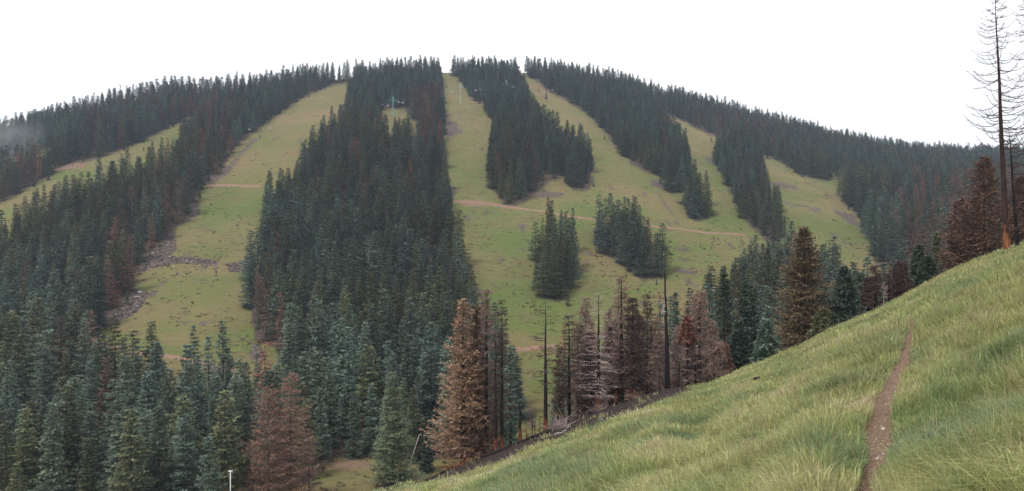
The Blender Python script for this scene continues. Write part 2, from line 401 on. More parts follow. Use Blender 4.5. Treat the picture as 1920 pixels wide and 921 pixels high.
# the back of the ridge falls away behind it
bk = []
for k, f_ in enumerate((1.03, 1.10, 1.3, 1.9)):
    Xb = X[0] * f_; Yb = Y[0] * f_; Zb = Z[0] - (2, 14, 60, 260)[k]
    bk.append((Xb, Yb, Zb))
X2 = np.vstack([b_[0] for b_ in bk[::-1]] + [X]); Y2 = np.vstack([b_[1] for b_ in bk[::-1]] + [Y]); Z2 = np.vstack([b_[2] for b_ in bk[::-1]] + [Z])
U2 = np.vstack([U[:1]] * 4 + [U]); V2 = np.vstack([VT(us)[None, :]] * 4 + [Vv])
nr, nc = X2.shape
jit_u = (fbm(X2 / 9, Y2 / 9, 41, 3) - .5) * 14; jit_v = (fbm(X2 / 9, Y2 / 9, 47, 3) - .5) * 9
ju, jv = U2 + jit_u, V2 + jit_v
duff = (stand_of(ju, jv) >= 0).astype(float)
duff = np.maximum(duff, (stand_of(ju, jv - 4) >= 0) * .75)
SCREE = [[(330, 425), (375, 400), (372, 372), (350, 395), (300, 455), (265, 490), (255, 520), (290, 500), (330, 470)],
         [(250, 500), (285, 480), (330, 482), (405, 488), (405, 498), (330, 497), (290, 505)], [(340, 487), (410, 488), (400, 499), (350, 498)], [(420, 497), (480, 490), (480, 508), (430, 512)],
         [(235, 545), (280, 555), (270, 575), (240, 600), (205, 605), (215, 580)], [(380, 318), (410, 322), (440, 300), (470, 262), (485, 262), (455, 290), (430, 325), (400, 340), (376, 344)],
         [(832, 210), (860, 235), (872, 250), (840, 262), (828, 240)], [(835, 340), (860, 350), (845, 372), (832, 360)], [(1165, 290), (1200, 300), (1225, 325), (1200, 318)],
         [(1215, 335), (1250, 345), (1260, 362), (1225, 352)], [(865, 500), (890, 508), (885, 520), (868, 515)], [(870, 520), (905, 545), (895, 560), (880, 550)],
         [(1265, 507), (1310, 512), (1300, 520), (1262, 515)], [(1083, 500), (1097, 510), (1088, 525), (1080, 515)], [(970, 350), (1060, 365), (1050, 372), (975, 372)],
         [(1320, 290), (1350, 300), (1350, 310), (1325, 303)], [(340, 605), (362, 608), (345, 612)], [(370, 610), (395, 603), (385, 615)], [(468, 640), (500, 665), (485, 690), (470, 670)],
         [(1440, 340), (1500, 352), (1500, 358), (1440, 348)], [(1470, 375), (1540, 392), (1540, 397), (1470, 382)], [(1560, 395), (1600, 400), (1620, 430), (1600, 420)]]
scree = np.zeros_like(U2)
for p in SCREE: scree = np.maximum(scree, inpoly(ju, jv, p) * .9)
fl = fbm(X2 / 5, Y2 / 14, 55, 4)
scree = np.maximum(scree, sstep(.70, .78, fl) * .8)
DIRT = [[(852, 375), (905, 376), (935, 384), (900, 388), (870, 385)], [(100, 312), (165, 305), (150, 316), (105, 322)],
        [(590, 850), (640, 862), (690, 858), (700, 875), (640, 880), (590, 880)], [(180, 690), (210, 720), (240, 745), (180, 760), (160, 720)]]
dirt = np.zeros_like(U2)
for p in DIRT: dirt = np.maximum(dirt, inpoly(U2 + jit_u * .3, V2 + jit_v * .3, p) * .85)
dry = sstep(330, 170, V2) * .30 + sstep(.5, .65, fbm(X2 / 45, Y2 / 45, 61, 3)) * .45
lush = sstep(.5, .7, fbm(X2 / 30, Y2 / 30, 67, 3)) * .5 * sstep(250, 420, V2) + inpoly(ju, jv, [(170, 612), (290, 640), (360, 660), (350, 680), (180, 640)]) * .5
idx = np.arange(nr * nc).reshape(nr, nc)
Q = np.stack([idx[:-1, :-1], idx[1:, :-1], idx[1:, 1:], idx[:-1, 1:]], -1).reshape(-1, 4)
me = fast_mesh('mountain', np.stack([X2, Y2, Z2], -1).reshape(-1, 3), [Q], {'duff': duff.ravel(), 'scree': (scree * (1 - duff)).ravel(),
     'dirt': dirt.ravel(), 'dry': np.clip(dry, 0, .9).ravel(), 'lush': np.clip(lush, 0, .8).ravel()}, True)
tag(link('mountain', me, M['meadow']), kind='structure')
LOW_Z = float(Z2.min())

# ------------------------------------------------------------------ near hillside sheet
ys = np.concatenate([np.arange(-14, 1, 1.), np.arange(1, 22, .13), np.arange(22, 90, .5), np.arange(90, 150, 3)])
rows = []
xs_n = np.concatenate([np.linspace(-1.6, -.35, 40, endpoint=False), np.linspace(-.35, .1, 130, endpoint=False), np.linspace(.1, .95, 560), np.linspace(.95, 1.6, 40)[1:]])
YY, K = np.meshgrid(ys, xs_n, indexing='ij')
XX = K * np.maximum(YY, 12 + 0 * YY) + 0.0
ZZ = near_z(XX, YY)
td = trail_d(XX, YY)
# the trodden line lies a little below the turf
ZZ = ZZ - .09 * (1 - sstep(.9, 1.5, td)) 
sd = soil_d(XX, YY)
ZZ = ZZ - .10 * (1 - sstep(.5, 1.1, sd))
soil = np.maximum(1 - sstep(1.0, 1.6, td), 1 - sstep(.7, 1.1, sd + (fbm(XX * 4, YY * 4, 5) - .5) * .8))
nr, nc = XX.shape; idx = np.arange(nr * nc).reshape(nr, nc)
Q = np.stack([idx[:-1, :-1], idx[:-1, 1:], idx[1:, 1:], idx[1:, :-1]], -1).reshape(-1, 4)
me = fast_mesh('hillside', np.stack([XX, YY, ZZ], -1).reshape(-1, 3), [Q], {'soil': soil.ravel(), 'burn': burnt(XX, YY).ravel()}, True)
tag(link('hillside', me, M['hill']), kind='structure')
LOW_Z = min(LOW_Z, float(ZZ.min()))

# trail surface: a narrow strip of its own following the hollow
tv = []; ty = _ty[::1]; NW = 9
tys = np.arange(_ty[0], _ty[-1], .12)
for y in tys:
    x = np.interp(y, _ty, _tx); wd = np.interp(y, _ty, _tw)
    for k in range(NW):
        s_ = -1 + 2 * k / (NW - 1)
        xx = x + s_ * wd * (1.02 + .35 * (fbm(np.array(y * 1.7), np.array(float(s_ > 0) * 9.), 3, 3) - .5))
        z = float(near_z(xx, y)) - .09 + .012 + .015 * (vnoise(np.array(xx * 5), np.array(y * 5), 4) - .5) - .02 * (abs(s_) > .95)
        tv.append((xx, y, z))
idx = np.arange(len(tv)).reshape(-1, NW)
Q = np.stack([idx[:-1, :-1], idx[:-1, 1:], idx[1:, 1:], idx[1:, :-1]], -1).reshape(-1, 4)
tag(link('trail', fast_mesh('trail', np.array(tv), [Q], None, True), M['trail']), kind='structure')

# dirt roads across the ski runs: strips laid on the mountain
def road(name, pts, half, lift=.25):
    p = np.array(pts, float); d = np.concatenate([[0], np.cumsum(np.hypot(*np.diff(p, axis=0).T))])
    s_ = np.arange(0, d[-1], 3.); u = smo(np.interp(s_, d, p[:, 0]), 7); v = smo(np.interp(s_, d, p[:, 1]), 7)
    X, Y, Z = mount(u, v); P = np.stack([X, Y], -1)
    tg = np.gradient(P, axis=0); tg /= np.linalg.norm(tg, axis=1)[:, None]; nm = np.stack([-tg[:, 1], tg[:, 0]], -1)
    out = []
    h = half * (.8 + .5 * vnoise(s_ / 17, s_ * 0, 8))
    slope = []
    for k in (-1, -.4, .4, 1):
        q = P + nm * (h * k)[:, None]
        # height on the mountain at q: search the row at that column whose depth matches
        uq = 960 + F * q[:, 0] / q[:, 1]; lo = VT(uq); hi = VB(uq) * 1.0
        for _ in range(30):
            md = (lo + hi) / 2; dd = mount(uq, md)[1]
            far = dd > q[:, 1]; lo = np.where(far, md, lo); hi = np.where(far, hi, md)
        zz = mount(uq, md)[2]
        out.append(np.stack([q[:, 0], q[:, 1], zz + lift - (.3 if abs(k) == 1 else 0)], -1))
    Vx = np.stack(out, 1); n = len(Vx); idx = np.arange(n * 4).reshape(n, 4)
    Q = np.stack([idx[:-1, :-1], idx[:-1, 1:], idx[1:, 1:], idx[1:, :-1]], -1).reshape(-1, 4)
    tag(link(name, fast_mesh(name, Vx.reshape(-1, 3), [Q], None, True), M['road']), kind='structure')
road('dirt_road', [(846, 376), (880, 378), (920, 383), (960, 388), (1000, 394), (1040, 400), (1075, 407), (1130, 414), (1200, 424), (1260, 430), (1330, 437), (1400, 443)], 1.5)
road('dirt_road', [(378, 343), (400, 346), (440, 347), (492, 351)], 1.8)
road('dirt_road', [(962, 651), (985, 652), (1010, 648), (1045, 648)], 1.7)
road('dirt_road', [(165, 640), (200, 650), (260, 662), (330, 674), (400, 690), (470, 705)], 1.6)
road('dirt_road', [(858, 196), (880, 193), (914, 190)], 1.0)

# ------------------------------------------------------------------ conifer builders (unit = metres, foot at the origin)
def trunk_mb(rs, H, r0, lean=(0, 0), n=7, seg=9, crooked=.0, top=0.03, sink=.6):
    mb = MB(); pts = []; rad = []
    for i in range(seg + 1):
        f = i / seg; z = -sink + (H + sink) * f
        pts.append((lean[0] * f + crooked * rs.normal() * f, lean[1] * f + crooked * rs.normal() * f, z))
        rad.append(max(r0 * (1 - f) ** .8 * (1.25 if i == 0 else 1), top))
    mb.tube(pts, rad, n)
    return mb, np.array(pts)
def crown_mb(rs, H, Rr, cb=.04, levels=30, nb=9, nseg=4, gap=.0, droop=.45, wid=.30, ragged=.25, twist=0.0, power=.8, lean=(0, 0)):
    """whorls of drooping serrated sprays"""
    mb = MB(); V = mb.V; Qs = mb.Q; A = mb.a
    skirt = [rs.uniform(.75, 1.2) for _ in range(7)]
    for l in range(levels):
        t = (l + rs.uniform(-.3, .3)) / levels; t = min(max(t, 0), .985)
        z0 = H * (cb + (1 - cb) * t)
        f = z0 / H
        env = Rr * (1 - t) ** power * (1 if t > .12 else .80 + .20 * t / .12) + .10
        n = max(4, int(round(nb * (1 - .45 * t))))
        off = rs.uniform(0, 6.28)
        for k in range(n):
            if rs.random() < gap: continue
            an = off + 6.283 * k / n + rs.uniform(-.25, .25)
            L = env * rs.uniform(1 - ragged * 1.3, 1 + ragged) * (skirt[int((an % 6.283) / 6.284 * 7)] * .35 + .65)
            ux, uy = math.cos(an), math.sin(an); px, py = -uy, ux
            zb = z0 + rs.uniform(-.35, .35) * H / levels
            d1 = droop * rs.uniform(.7, 1.3) * (1.05 - .9 * t); up = .22 * rs.uniform(.5, 1.4)
            W = wid * L + .12
            var = rs.random()
            base = len(V)
            for i in range(nseg + 1):
                s_ = i / nseg
                s2 = .10 + .90 * s_
                x = ux * L * s2 + lean[0] * f; y = uy * L * s2 + lean[1] * f
                z = zb - L * d1 * s2 + L * up * s2 * s2 + rs.uniform(-.05, .05) * L
                w_ = W * (math.sin(math.pi * min(.18 + s_ * .78, 1)) ** .8) * (1.25 if i % 2 else .6) * rs.uniform(.7, 1.3)
                if i == nseg: w_ *= .35
                sag = .55 * w_
                V.append((x, y, z)); V.append((x + px * w_, y + py * w_, z - sag * rs.uniform(.5, 1.4)))
                V.append((x - px * w_, y - py * w_, z - sag * rs.uniform(.5, 1.4)))
                vv = min(1, max(0, var + rs.uniform(-.25, .25)))
                A += [vv, vv * .9, vv * .9]
            for i in range(nseg):
                b0 = base + i * 3; b1 = b0 + 3
                Qs.append((b0, b1, b1 + 1, b0 + 1)); Qs.append((b0, b0 + 2, b1 + 2, b1))
    # leader
    p = len(V); ln = H * .035
    V += [(lean[0] - .07, lean[1], H * .975), (lean[0] + .07, lean[1], H * .975), (lean[0], lean[1] + .07, H * .975), (lean[0], lean[1], H + ln)]; A += [.6] * 4
    mb.T += [(p, p + 1, p + 3), (p + 1, p + 2, p + 3), (p + 2, p, p + 3)]
    return mb
def twig_mb(rs, H, Rr, cb=.15, levels=30, nb=5, up=.35, droop=.25, sub=7, r0=.035, subw=.03, subl=.55, power=.7, gap=.15, lean=(0, 0), bush=0, subup=-.1):
    """bare branches: tapering curved tubes carrying fine dead twigs"""
    mb = MB()
    for l in range(levels):
        t = (l + rs.uniform(-.4, .4)) / levels; t = min(max(t, 0), .98)
        z0 = H * (cb + (1 - cb) * t); f = z0 / H
        env = Rr * (1 - t) ** power * (1 if t > .15 else .6 + .4 * t / .15) + .12
        for k in range(nb):
            if rs.random() < gap: continue
            an = rs.uniform(0, 6.283); L = env * rs.uniform(.55, 1.15)
            ux, uy = math.cos(an), math.sin(an); d1 = droop * rs.uniform(.5, 1.4); u1 = up * rs.uniform(.6, 1.4)
            kx, ky = rs.uniform(-.15, .15), rs.uniform(-.15, .15)
            pts = []
            for i in range(5):
                s_ = i / 4
                pts.append((lean[0] * f + ux * L * s_ + kx * L * s_ * s_, lean[1] * f + uy * L * s_ + ky * L * s_ * s_, z0 - L * d1 * s_ + L * u1 * s_ ** 2.2))
            rr = r0 * (.5 + .5 * (1 - t)); pts = np.array(pts)
            mb.tube(pts, [rr, rr * .85, rr * .68, rr * .5, rr * .25], 3, rs.random(), cap=False)
            for q in range(int(sub * (.5 + L / Rr * .8))):
                s_ = rs.uniform(.15, 1); i = min(int(s_ * 4), 3); p = pts[i] + (pts[i + 1] - pts[i]) * (s_ * 4 - i)
                a2 = an + rs.uniform(-1.5, 1.5); l2 = subl * rs.uniform(.4, 1.3)
                e = p + np.array((math.cos(a2) * l2, math.sin(a2) * l2, l2 * (subup + rs.uniform(-.45, .45))))
                d = e - p; sd_ = np.cross(d, (rs.normal(), rs.normal(), rs.normal())); sd_ = sd_ / (np.linalg.norm(sd_) + 1e-6) * subw
                mb.tri(p - sd_, p + sd_, e, rs.random())
                for _ in range(bush):
                    m_ = p + d * rs.uniform(.2, 1.); e2 = m_ + np.array((rs.normal(), rs.normal(), rs.normal() - .2)) * l2 * .33
                    sd2 = np.cross(e2 - m_, (rs.normal(), rs.normal(), rs.normal())); sd2 = sd2 / (np.linalg.norm(sd2) + 1e-6) * subw * 1.2
                    mb.tri(m_ - sd2, m_ + sd2, e2, rs.random())
    return mb

def fuzz_mesh(name, rs, H, Rr, cb=.04, levels=34, nb=12, per=60, droop=.4, up=.25, power=.75, wid=.28, tl=.42, tw=.055, gap=.05, ragged=.3, lean=(0, 0), lift=-.12, clump=.0, zj=.3, flat=.4):
    """a crown of fine needle sprays carried on whorled boughs"""
    n = levels * nb; t = (np.repeat(np.arange(levels), nb) + rs.uniform(-zj, zj, n)) / levels; t = np.clip(t, 0, .985)
    ok = (rs.random(n) > gap) & (rs.random(n) > t * .45); t = t[ok]; n = len(t)
    z0 = H * (cb + (1 - cb) * t); an = rs.uniform(0, 6.283, n)
    side = 1 + .22 * np.sin(an * 2 + rs.uniform(0, 6)) * np.sin(t * 9 + rs.uniform(0, 6)) + .12 * np.sin(an * 3 + t * 17)
    env = Rr * (1 - t) ** power * np.where(t > .12, 1, .78 + .22 * t / .12) * side + .10
    L = env * rs.uniform(1 - ragged * 1.4, 1 + ragged * .7, n); d1 = droop * rs.uniform(.6, 1.3, n) * (1.05 - .85 * t); u1 = up * rs.uniform(.5, 1.4, n); bv = rs.random(n)
    cnt = np.maximum(8, (per * (.25 + .75 * L / Rr)).astype(int)); b = np.repeat(np.arange(n), cnt); m = len(b)
    s_ = rs.uniform(.12, 1, m) ** .8
    if clump: s_ = np.clip(s_ + clump * np.sin(s_ * 23 + bv[b] * 40) * .1, .05, 1.05)
    ux, uy = np.cos(an)[b], np.sin(an)[b]; px, py = -uy, ux; Lb = L[b]
    w_ = (wid * Lb * np.sin(np.pi * np.clip(.15 + s_ * .8, 0, 1)) + .06) * rs.uniform(-1, 1, m)
    f = z0[b] / H
    P = np.stack([ux * Lb * s_ + px * w_ + lean[0] * f, uy * Lb * s_ + py * w_ + lean[1] * f, z0[b] - Lb * d1[b] * s_ + Lb * u1[b] * s_ ** 2 - np.abs(w_) * .35 + rs.normal(0, .05, m)], -1)
    sg = np.sign(w_); l_ = tl * rs.uniform(.5, 1.3, m)
    D = np.stack([ux * .8 + px * sg * .6, uy * .8 + py * sg * .6, np.full(m, lift)], -1) + rs.normal(0, .38, (m, 3)); D /= np.linalg.norm(D, axis=1)[:, None]
    S = np.cross(D, np.stack([rs.normal(0, flat, m), rs.normal(0, flat, m), np.ones(m)], -1)); S /= np.linalg.norm(S, axis=1)[:, None] + 1e-6
    tw_ = (tw * rs.uniform(.6, 1.4, m))[:, None]; E = P + D * l_[:, None]; Mi = P + D * (l_ * .55)[:, None]
    V = np.stack([P, Mi + S * tw_, E, Mi - S * tw_], 1).reshape(-1, 3); i0 = np.arange(m) * 4
    var = np.repeat(np.clip(bv[b] * .7 + rs.uniform(-.05, .45, m), 0, 1), 4)
    return fast_mesh(name, V, [np.stack([i0, i0 + 1, i0 + 2, i0 + 3], -1)], {'var': var})
# twelve green tree meshes (four habits in three hues) and rust ones, all on a 20 m stem
HB = 20.0
hab = [dict(Rr=3.2, levels=21, nb=14, power=.90, cb=.03), dict(Rr=2.7, levels=22, nb=13, power=.80, cb=.06), dict(Rr=3.7, levels=20, nb=16, power=.92, cb=.02), dict(Rr=2.4, levels=24, nb=11, power=.72, cb=.10, ragged=.42),
       dict(Rr=3.1, levels=21, nb=12, power=.64, cb=.12, ragged=.45, gap=.12)]
FZ = dict(per=34, tl=.62, tw=.13, wid=.30, droop=.46, up=.26, zj=.17, flat=.28)
GREEN = []; RUST = []
k_ = 0
for hi_, h in enumerate(hab):
    for hue in ('blue', 'deep', 'olive'):
        rs = np.random.default_rng(100 + k_); k_ += 1
        cm = fuzz_mesh('spruce_crown', rs, HB, **FZ, **h); cm.materials.append(M[hue])
        tm = trunk_mb(rs, HB * .96, .24)[0].mesh('spruce_trunk', True); tm.materials.append(M['bark'])
        GREEN.append((hue, cm, tm))
for hi_, (h, mt) in enumerate(((hab[1], 'rust'), (hab[3], 'plum'), (hab[0], 'brown'), (hab[3], 'rust'), (hab[4], 'plum'))):
    rs = np.random.default_rng(200 + hi_); h = dict(h); h['gap'] = .25; h['ragged'] = .45
    cm = fuzz_mesh('dead_crown', rs, HB, **dict(FZ, per=24, tw=.10), **h); cm.materials.append(M[mt])
    tm = trunk_mb(rs, HB * .96, .24)[0].mesh('dead_trunk', True); tm.materials.append(M['plum_bark' if mt == 'plum' else 'bark'])
    RUST.append((mt, cm, tm))

# ------------------------------------------------------------------ scatter the forest in world space
N = 320000
cu = rng.uniform(-700, 2700, N); ct = rng.uniform(0, 1.0, N) ** 1.6; cv = VT(cu) + ct * (VB(cu) - VT(cu))
cX, cY, cZ = mount(cu, cv)
sap = rng.random(N) < .07
cs = stand_of(cu + rng.normal(0, 1, N) * np.where(sap, 9, 2), cv + rng.normal(0, 1, N) * np.where(sap, 9, 1))
sap &= stand_of(cu, cv) < 0
keep = cs >= 0
for h in HOLES: keep &= ~(inpoly(cu, cv, h) & (cv < 500))
# the foot of the ridge forest reaches over the crest; sparse lower centre clearing stays open
cu, cv, cX, cY, cZ, cs, sap = [a[keep] for a in (cu, cv, cX, cY, cZ, cs, sap)]
rs0 = rng.uniform(0, 1, len(cu))
spacing = np.interp(cY, [100, 200, 350, 600, 1000], [6.3, 6.0, 5.6, 5.2, 4.8]) * rng.uniform(.8, 1.3, len(cu))
out_frame = (cu < -60) | (cu > 1980)
spacing = np.where(out_frame, spacing * 1.5, spacing)
cell = {}; sel = []
for i in range(len(cu)):
    x, y, s_ = cX[i], cY[i], spacing[i]; gx, gy = int(x // 6), int(y // 6); ok = True
    for a in (-1, 0, 1):
        for b_ in (-1, 0, 1):
            for (px, py) in cell.get((gx + a, gy + b_), ()):
                if (px - x) ** 2 + (py - y) ** 2 < s_ * s_: ok = False; break
            if not ok: break
        if not ok: break
    if ok: cell.setdefault((gx, gy), []).append((x, y)); sel.append(i)
sel = np.array(sel)
tu, tvv, tX, tY, tZ, ts, tsap = [a[sel] for a in (cu, cv, cX, cY, cZ, cs, sap)]
n = len(tu)
th = rng.uniform(15, 23, n) * np.where(rng.random(n) < .22, rng.uniform(.45, .85, n), 1)
th = np.where(tY > 520, 19 + (th - 19) * .45, th)
th *= np.interp(tY, [120, 300, 600, 900], [1.0, 1.0, .98, 1.10])
big = fbm(tX / 25, tY / 25, 71, 2); th *= .86 + .3 * big
th[ts == names.index('far left ridge')] *= 1.12
for nm_, s_ in (('right meadow island', 1.0), ('left meadow island', .95), ('small meadow clump', 1.15), ('right narrow strip', .9)):
    th[ts == names.index(nm_)] *= s_
th = np.where(tsap, rng.uniform(2.5, 8, n), th)
# stretches of scorched, rust-coloured trees
BURNZ = [([(330, 200), (440, 190), (440, 330), (380, 350), (240, 560), (190, 610), (150, 560), (260, 400)], .5), ([(760, 200), (828, 190), (828, 300), (770, 300)], .75), ([(590, 230), (720, 230), (700, 400), (590, 380)], .2),
         ([(465, 560), (535, 560), (540, 680), (470, 680)], .75), ([(905, 320), (960, 320), (965, 382), (905, 370)], .35), ([(980, 300), (1010, 300), (1010, 370), (980, 370)], .4), ([(1280, 215), (1480, 250), (1480, 300), (1280, 240)], .35),
         ([(1680, 360), (2100, 330), (2100, 700), (1680, 620)], .5), ([(0, 320), (110, 300), (60, 350), (0, 400)], .45), ([(150, 180), (300, 190), (300, 260), (150, 300)], .25),
         ([(1040, 640), (1330, 640), (1330, 800), (1040, 800)], .55), ([(0, 450), (200, 450), (200, 700), (0, 700)], .06), ([(1460, 400), (1620, 480), (1620, 600), (1460, 560)], .15)]
pr = np.full(n, .03)
for p, q in BURNZ: pr = np.where(inpoly(tu, tvv, p), q, pr)
dead = rng.random(n) < pr
hue_n = fbm(tX / 40, tY / 40, 81, 3) + rng.normal(0, .1, n)
var_i = np.zeros(n, int)
for i in range(n):
    if dead[i]:
        var_i[i] = len(GREEN) + int(rng.integers(0, len(RUST)))
    else:
        q = hue_n[i]; hu = 0 if q < .44 else (1 if q < .58 else 2)
        if tvv[i] < 260 and hu == 2: hu = 1
        hb = int(rng.choice(5, p=[.24, .22, .22, .17, .15])); var_i[i] = hb * 3 + hu
rot = rng.uniform(0, 6.28, n); tlx = rng.normal(0, .022, n); tly = rng.normal(0, .022, n); sca = th / HB; scw = np.interp(tY, [120, 250, 600, 900], [1.25, 1.2, 1.15, 1.2]) * rng.uniform(.8, 1.25, n)
# how much of each tree the photograph's side of the valley sees (coarse painter's test)
GW, GH = 960, 460; zbuf = np.zeros((GH, GW), bool); vis = np.zeros(n)
order = np.argsort(tY)
vs_all = VS(np.arange(GW) * 2 + .5)
zbuf |= (np.arange(GH)[:, None] * 2) > vs_all[None, :]
for i in order:
    u0 = tu[i] / 2; vb_ = (HZ - F * tZ[i] / tY[i]) / 2; hp = F * th[i] / tY[i] / 2; hw = hp * .15
    r0, r1 = int(max(0, vb_ - hp)), int(min(GH, vb_)); c0, c1 = int(max(0, u0 - hw)), int(min(GW, u0 + hw + 1))
    if r1 <= r0 or c1 <= c0: continue
    rr = np.arange(r0, r1)[:, None]; cc = np.arange(c0, c1)[None, :]
    msk = np.abs(cc - u0) <= np.maximum(hw * (rr - (vb_ - hp)) / hp, .5)
    sub = zbuf[r0:r1, c0:c1]; vis[i] = (msk & ~sub).sum(); sub |= msk

def tree_root(name, loc, rz, s, label, cat, group, crown, trunk, cn='crown'):
    r = empty(name, loc, rz, s); tag(r, label, cat, group)
    c = bpy.data.objects.new(cn, crown); C.objects.link(c); c.parent = r
    t_ = bpy.data.objects.new('trunk', trunk); C.objects.link(t_); t_.parent = r
    return r, c, t_
ORD = ['first', 'second', 'third', 'fourth', 'fifth', 'sixth', 'seventh', 'eighth', 'ninth', 'tenth', 'eleventh', 'twelfth', 'thirteenth', 'fourteenth', 'fifteenth', 'sixteenth', 'seventeenth', 'eighteenth', 'nineteenth', 'twentieth', 'twenty-first', 'twenty-second', 'twenty-third', 'twenty-fourth', 'twenty-fifth']
HN = {'blue': 'blue-green', 'deep': 'deep green', 'olive': 'olive green', 'rust': 'rust-brown', 'plum': 'scorched purple-brown', 'brown': 'dull brown'}
protos = {}
chosen = np.zeros(n, bool)
g_idx = [i for i in np.argsort(-vis) if not dead[i]][:290]
d_idx = [i for i in np.argsort(-vis) if dead[i]][:110]
chosen[g_idx] = True; chosen[d_idx] = True
def singles(ids, isdead):
    for k, nme in enumerate(names):
        mine = sorted([i for i in ids if ts[i] == k], key=lambda i: -tvv[i])
        if not mine: continue
        per = 9
        rws = [mine[a:a + per] for a in range(0, len(mine), per)]
        for ri, row in enumerate(rws):
            row.sort(key=lambda i: tu[i])
            for oi_, i in enumerate(row):
                hue, cm, tm = (GREEN + RUST)[var_i[i]]
                size = 'tall' if th[i] > 19.5 else ('short' if th[i] < 14 else 'mid-sized')
                rw = '' if len(rws) == 1 else ', %s row up' % ORD[ri]
                label = '%s %s%s spruce, %s from left%s, %s' % (size, HN[hue], ' dead' if isdead else '', ORD[oi_], rw, nme)
                cat = 'dead tree' if isdead else 'tree'
                r, c, t_ = tree_root('dead_spruce_tree' if isdead else 'spruce_tree', (tX[i], tY[i], tZ[i]), rot[i], sca[i], label, cat,
                      ('dead spruces scattered through the ' if isdead else 'green spruces of the ') + nme, cm, tm)
                r.rotation_euler = (tlx[i], tly[i], rot[i])
                r.scale = (sca[i] * scw[i], sca[i] * scw[i], sca[i])
                protos.setdefault(var_i[i], (c, t_))
singles(g_idx, False); singles(d_idx, True)

# the thousands of further trees: one forest object
rest = [i for i in range(n) if not chosen[i] and var_i[i] in protos]
keys = sorted(protos); kmap = {k: j for j, k in enumerate(keys)}
print('trees', n, 'rest', len(rest), 'variants', len(keys))
me = bpy.data.meshes.new('forest'); P = np.stack([tX[rest], tY[rest], tZ[rest]], -1).astype(np.float32)
me.vertices.add(len(rest)); me.vertices.foreach_set('co', P.ravel())
a = me.attributes.new('vi', 'INT', 'POINT'); a.data.foreach_set('value', np.array([kmap[var_i[i]] for i in rest], np.int32))
a = me.attributes.new('sc', 'FLOAT', 'POINT'); a.data.foreach_set('value', sca[rest].astype(np.float32))
a = me.attributes.new('sw', 'FLOAT', 'POINT'); a.data.foreach_set('value', (sca * scw)[rest].astype(np.float32))
a = me.attributes.new('ro', 'FLOAT', 'POINT'); a.data.foreach_set('value', rot[rest].astype(np.float32))
for nm_, ar_ in (('lx', tlx), ('ly', tly)):
    a = me.attributes.new(nm_, 'FLOAT', 'POINT'); a.data.foreach_set('value', ar_[rest].astype(np.float32))
fo = tag(link('forest', me), kind='stuff')
fo['label'] = 'distant dark conifer forest covering the mountain between the grassy ski runs'; fo['category'] = 'forest'
ng = bpy.data.node_groups.new('forest_nodes', 'GeometryNodeTree')
ng.interface.new_socket('Geometry', in_out='INPUT', socket_type='NodeSocketGeometry'); ng.interface.new_socket('Geometry', in_out='OUTPUT', socket_type='NodeSocketGeometry')
gi = ng.nodes.new('NodeGroupInput'); go = ng.nodes.new('NodeGroupOutput')
jn = ng.nodes.new('GeometryNodeJoinGeometry')
def named(nm_, ty_):
    q = ng.nodes.new('GeometryNodeInputNamedAttribute'); q.data_type = ty_; q.inputs['Name'].default_value = nm_; return q.outputs[0]
vi, scn, ron = named('vi', 'INT'), named('sc', 'FLOAT'), named('ro', 'FLOAT')
cx = ng.nodes.new('ShaderNodeCombineXYZ'); ng.links.new(ron, cx.inputs['Z'])
ng.links.new(named('lx', 'FLOAT'), cx.inputs['X']); ng.links.new(named('ly', 'FLOAT'), cx.inputs['Y'])
swn = named('sw', 'FLOAT'); cs_ = ng.nodes.new('ShaderNodeCombineXYZ')
for a_, b_ in (('X', swn), ('Y', swn), ('Z', scn)): ng.links.new(b_, cs_.inputs[a_])
for j, k in enumerate(keys):
    cmp_ = ng.nodes.new('FunctionNodeCompare'); cmp_.data_type = 'INT'; cmp_.operation = 'EQUAL'
    ng.links.new(vi, [s_ for s_ in cmp_.inputs if s_.type == 'INT'][0]); [s_ for s_ in cmp_.inputs if s_.type == 'INT'][1].default_value = j
    j2 = ng.nodes.new('GeometryNodeJoinGeometry')
    for ob in protos[k]:
        oi = ng.nodes.new('GeometryNodeObjectInfo'); oi.transform_space = 'ORIGINAL'; oi.inputs['Object'].default_value = ob
        ng.links.new(oi.outputs['Geometry'], j2.inputs[0])
    ip = ng.nodes.new('GeometryNodeInstanceOnPoints')
    ng.links.new(gi.outputs[0], ip.inputs['Points']); ng.links.new(cmp_.outputs[0], ip.inputs['Selection']); ng.links.new(j2.outputs[0], ip.inputs['Instance'])
    ng.links.new(cx.outputs[0], ip.inputs['Rotation']); ng.links.new(cs_.outputs[0], ip.inputs['Scale'])
    ng.links.new(ip.outputs[0], jn.inputs[0])
ng.links.new(jn.outputs[0], go.inputs[0])
md = fo.modifiers.new('forest_nodes', 'NODES'); md.node_group = ng

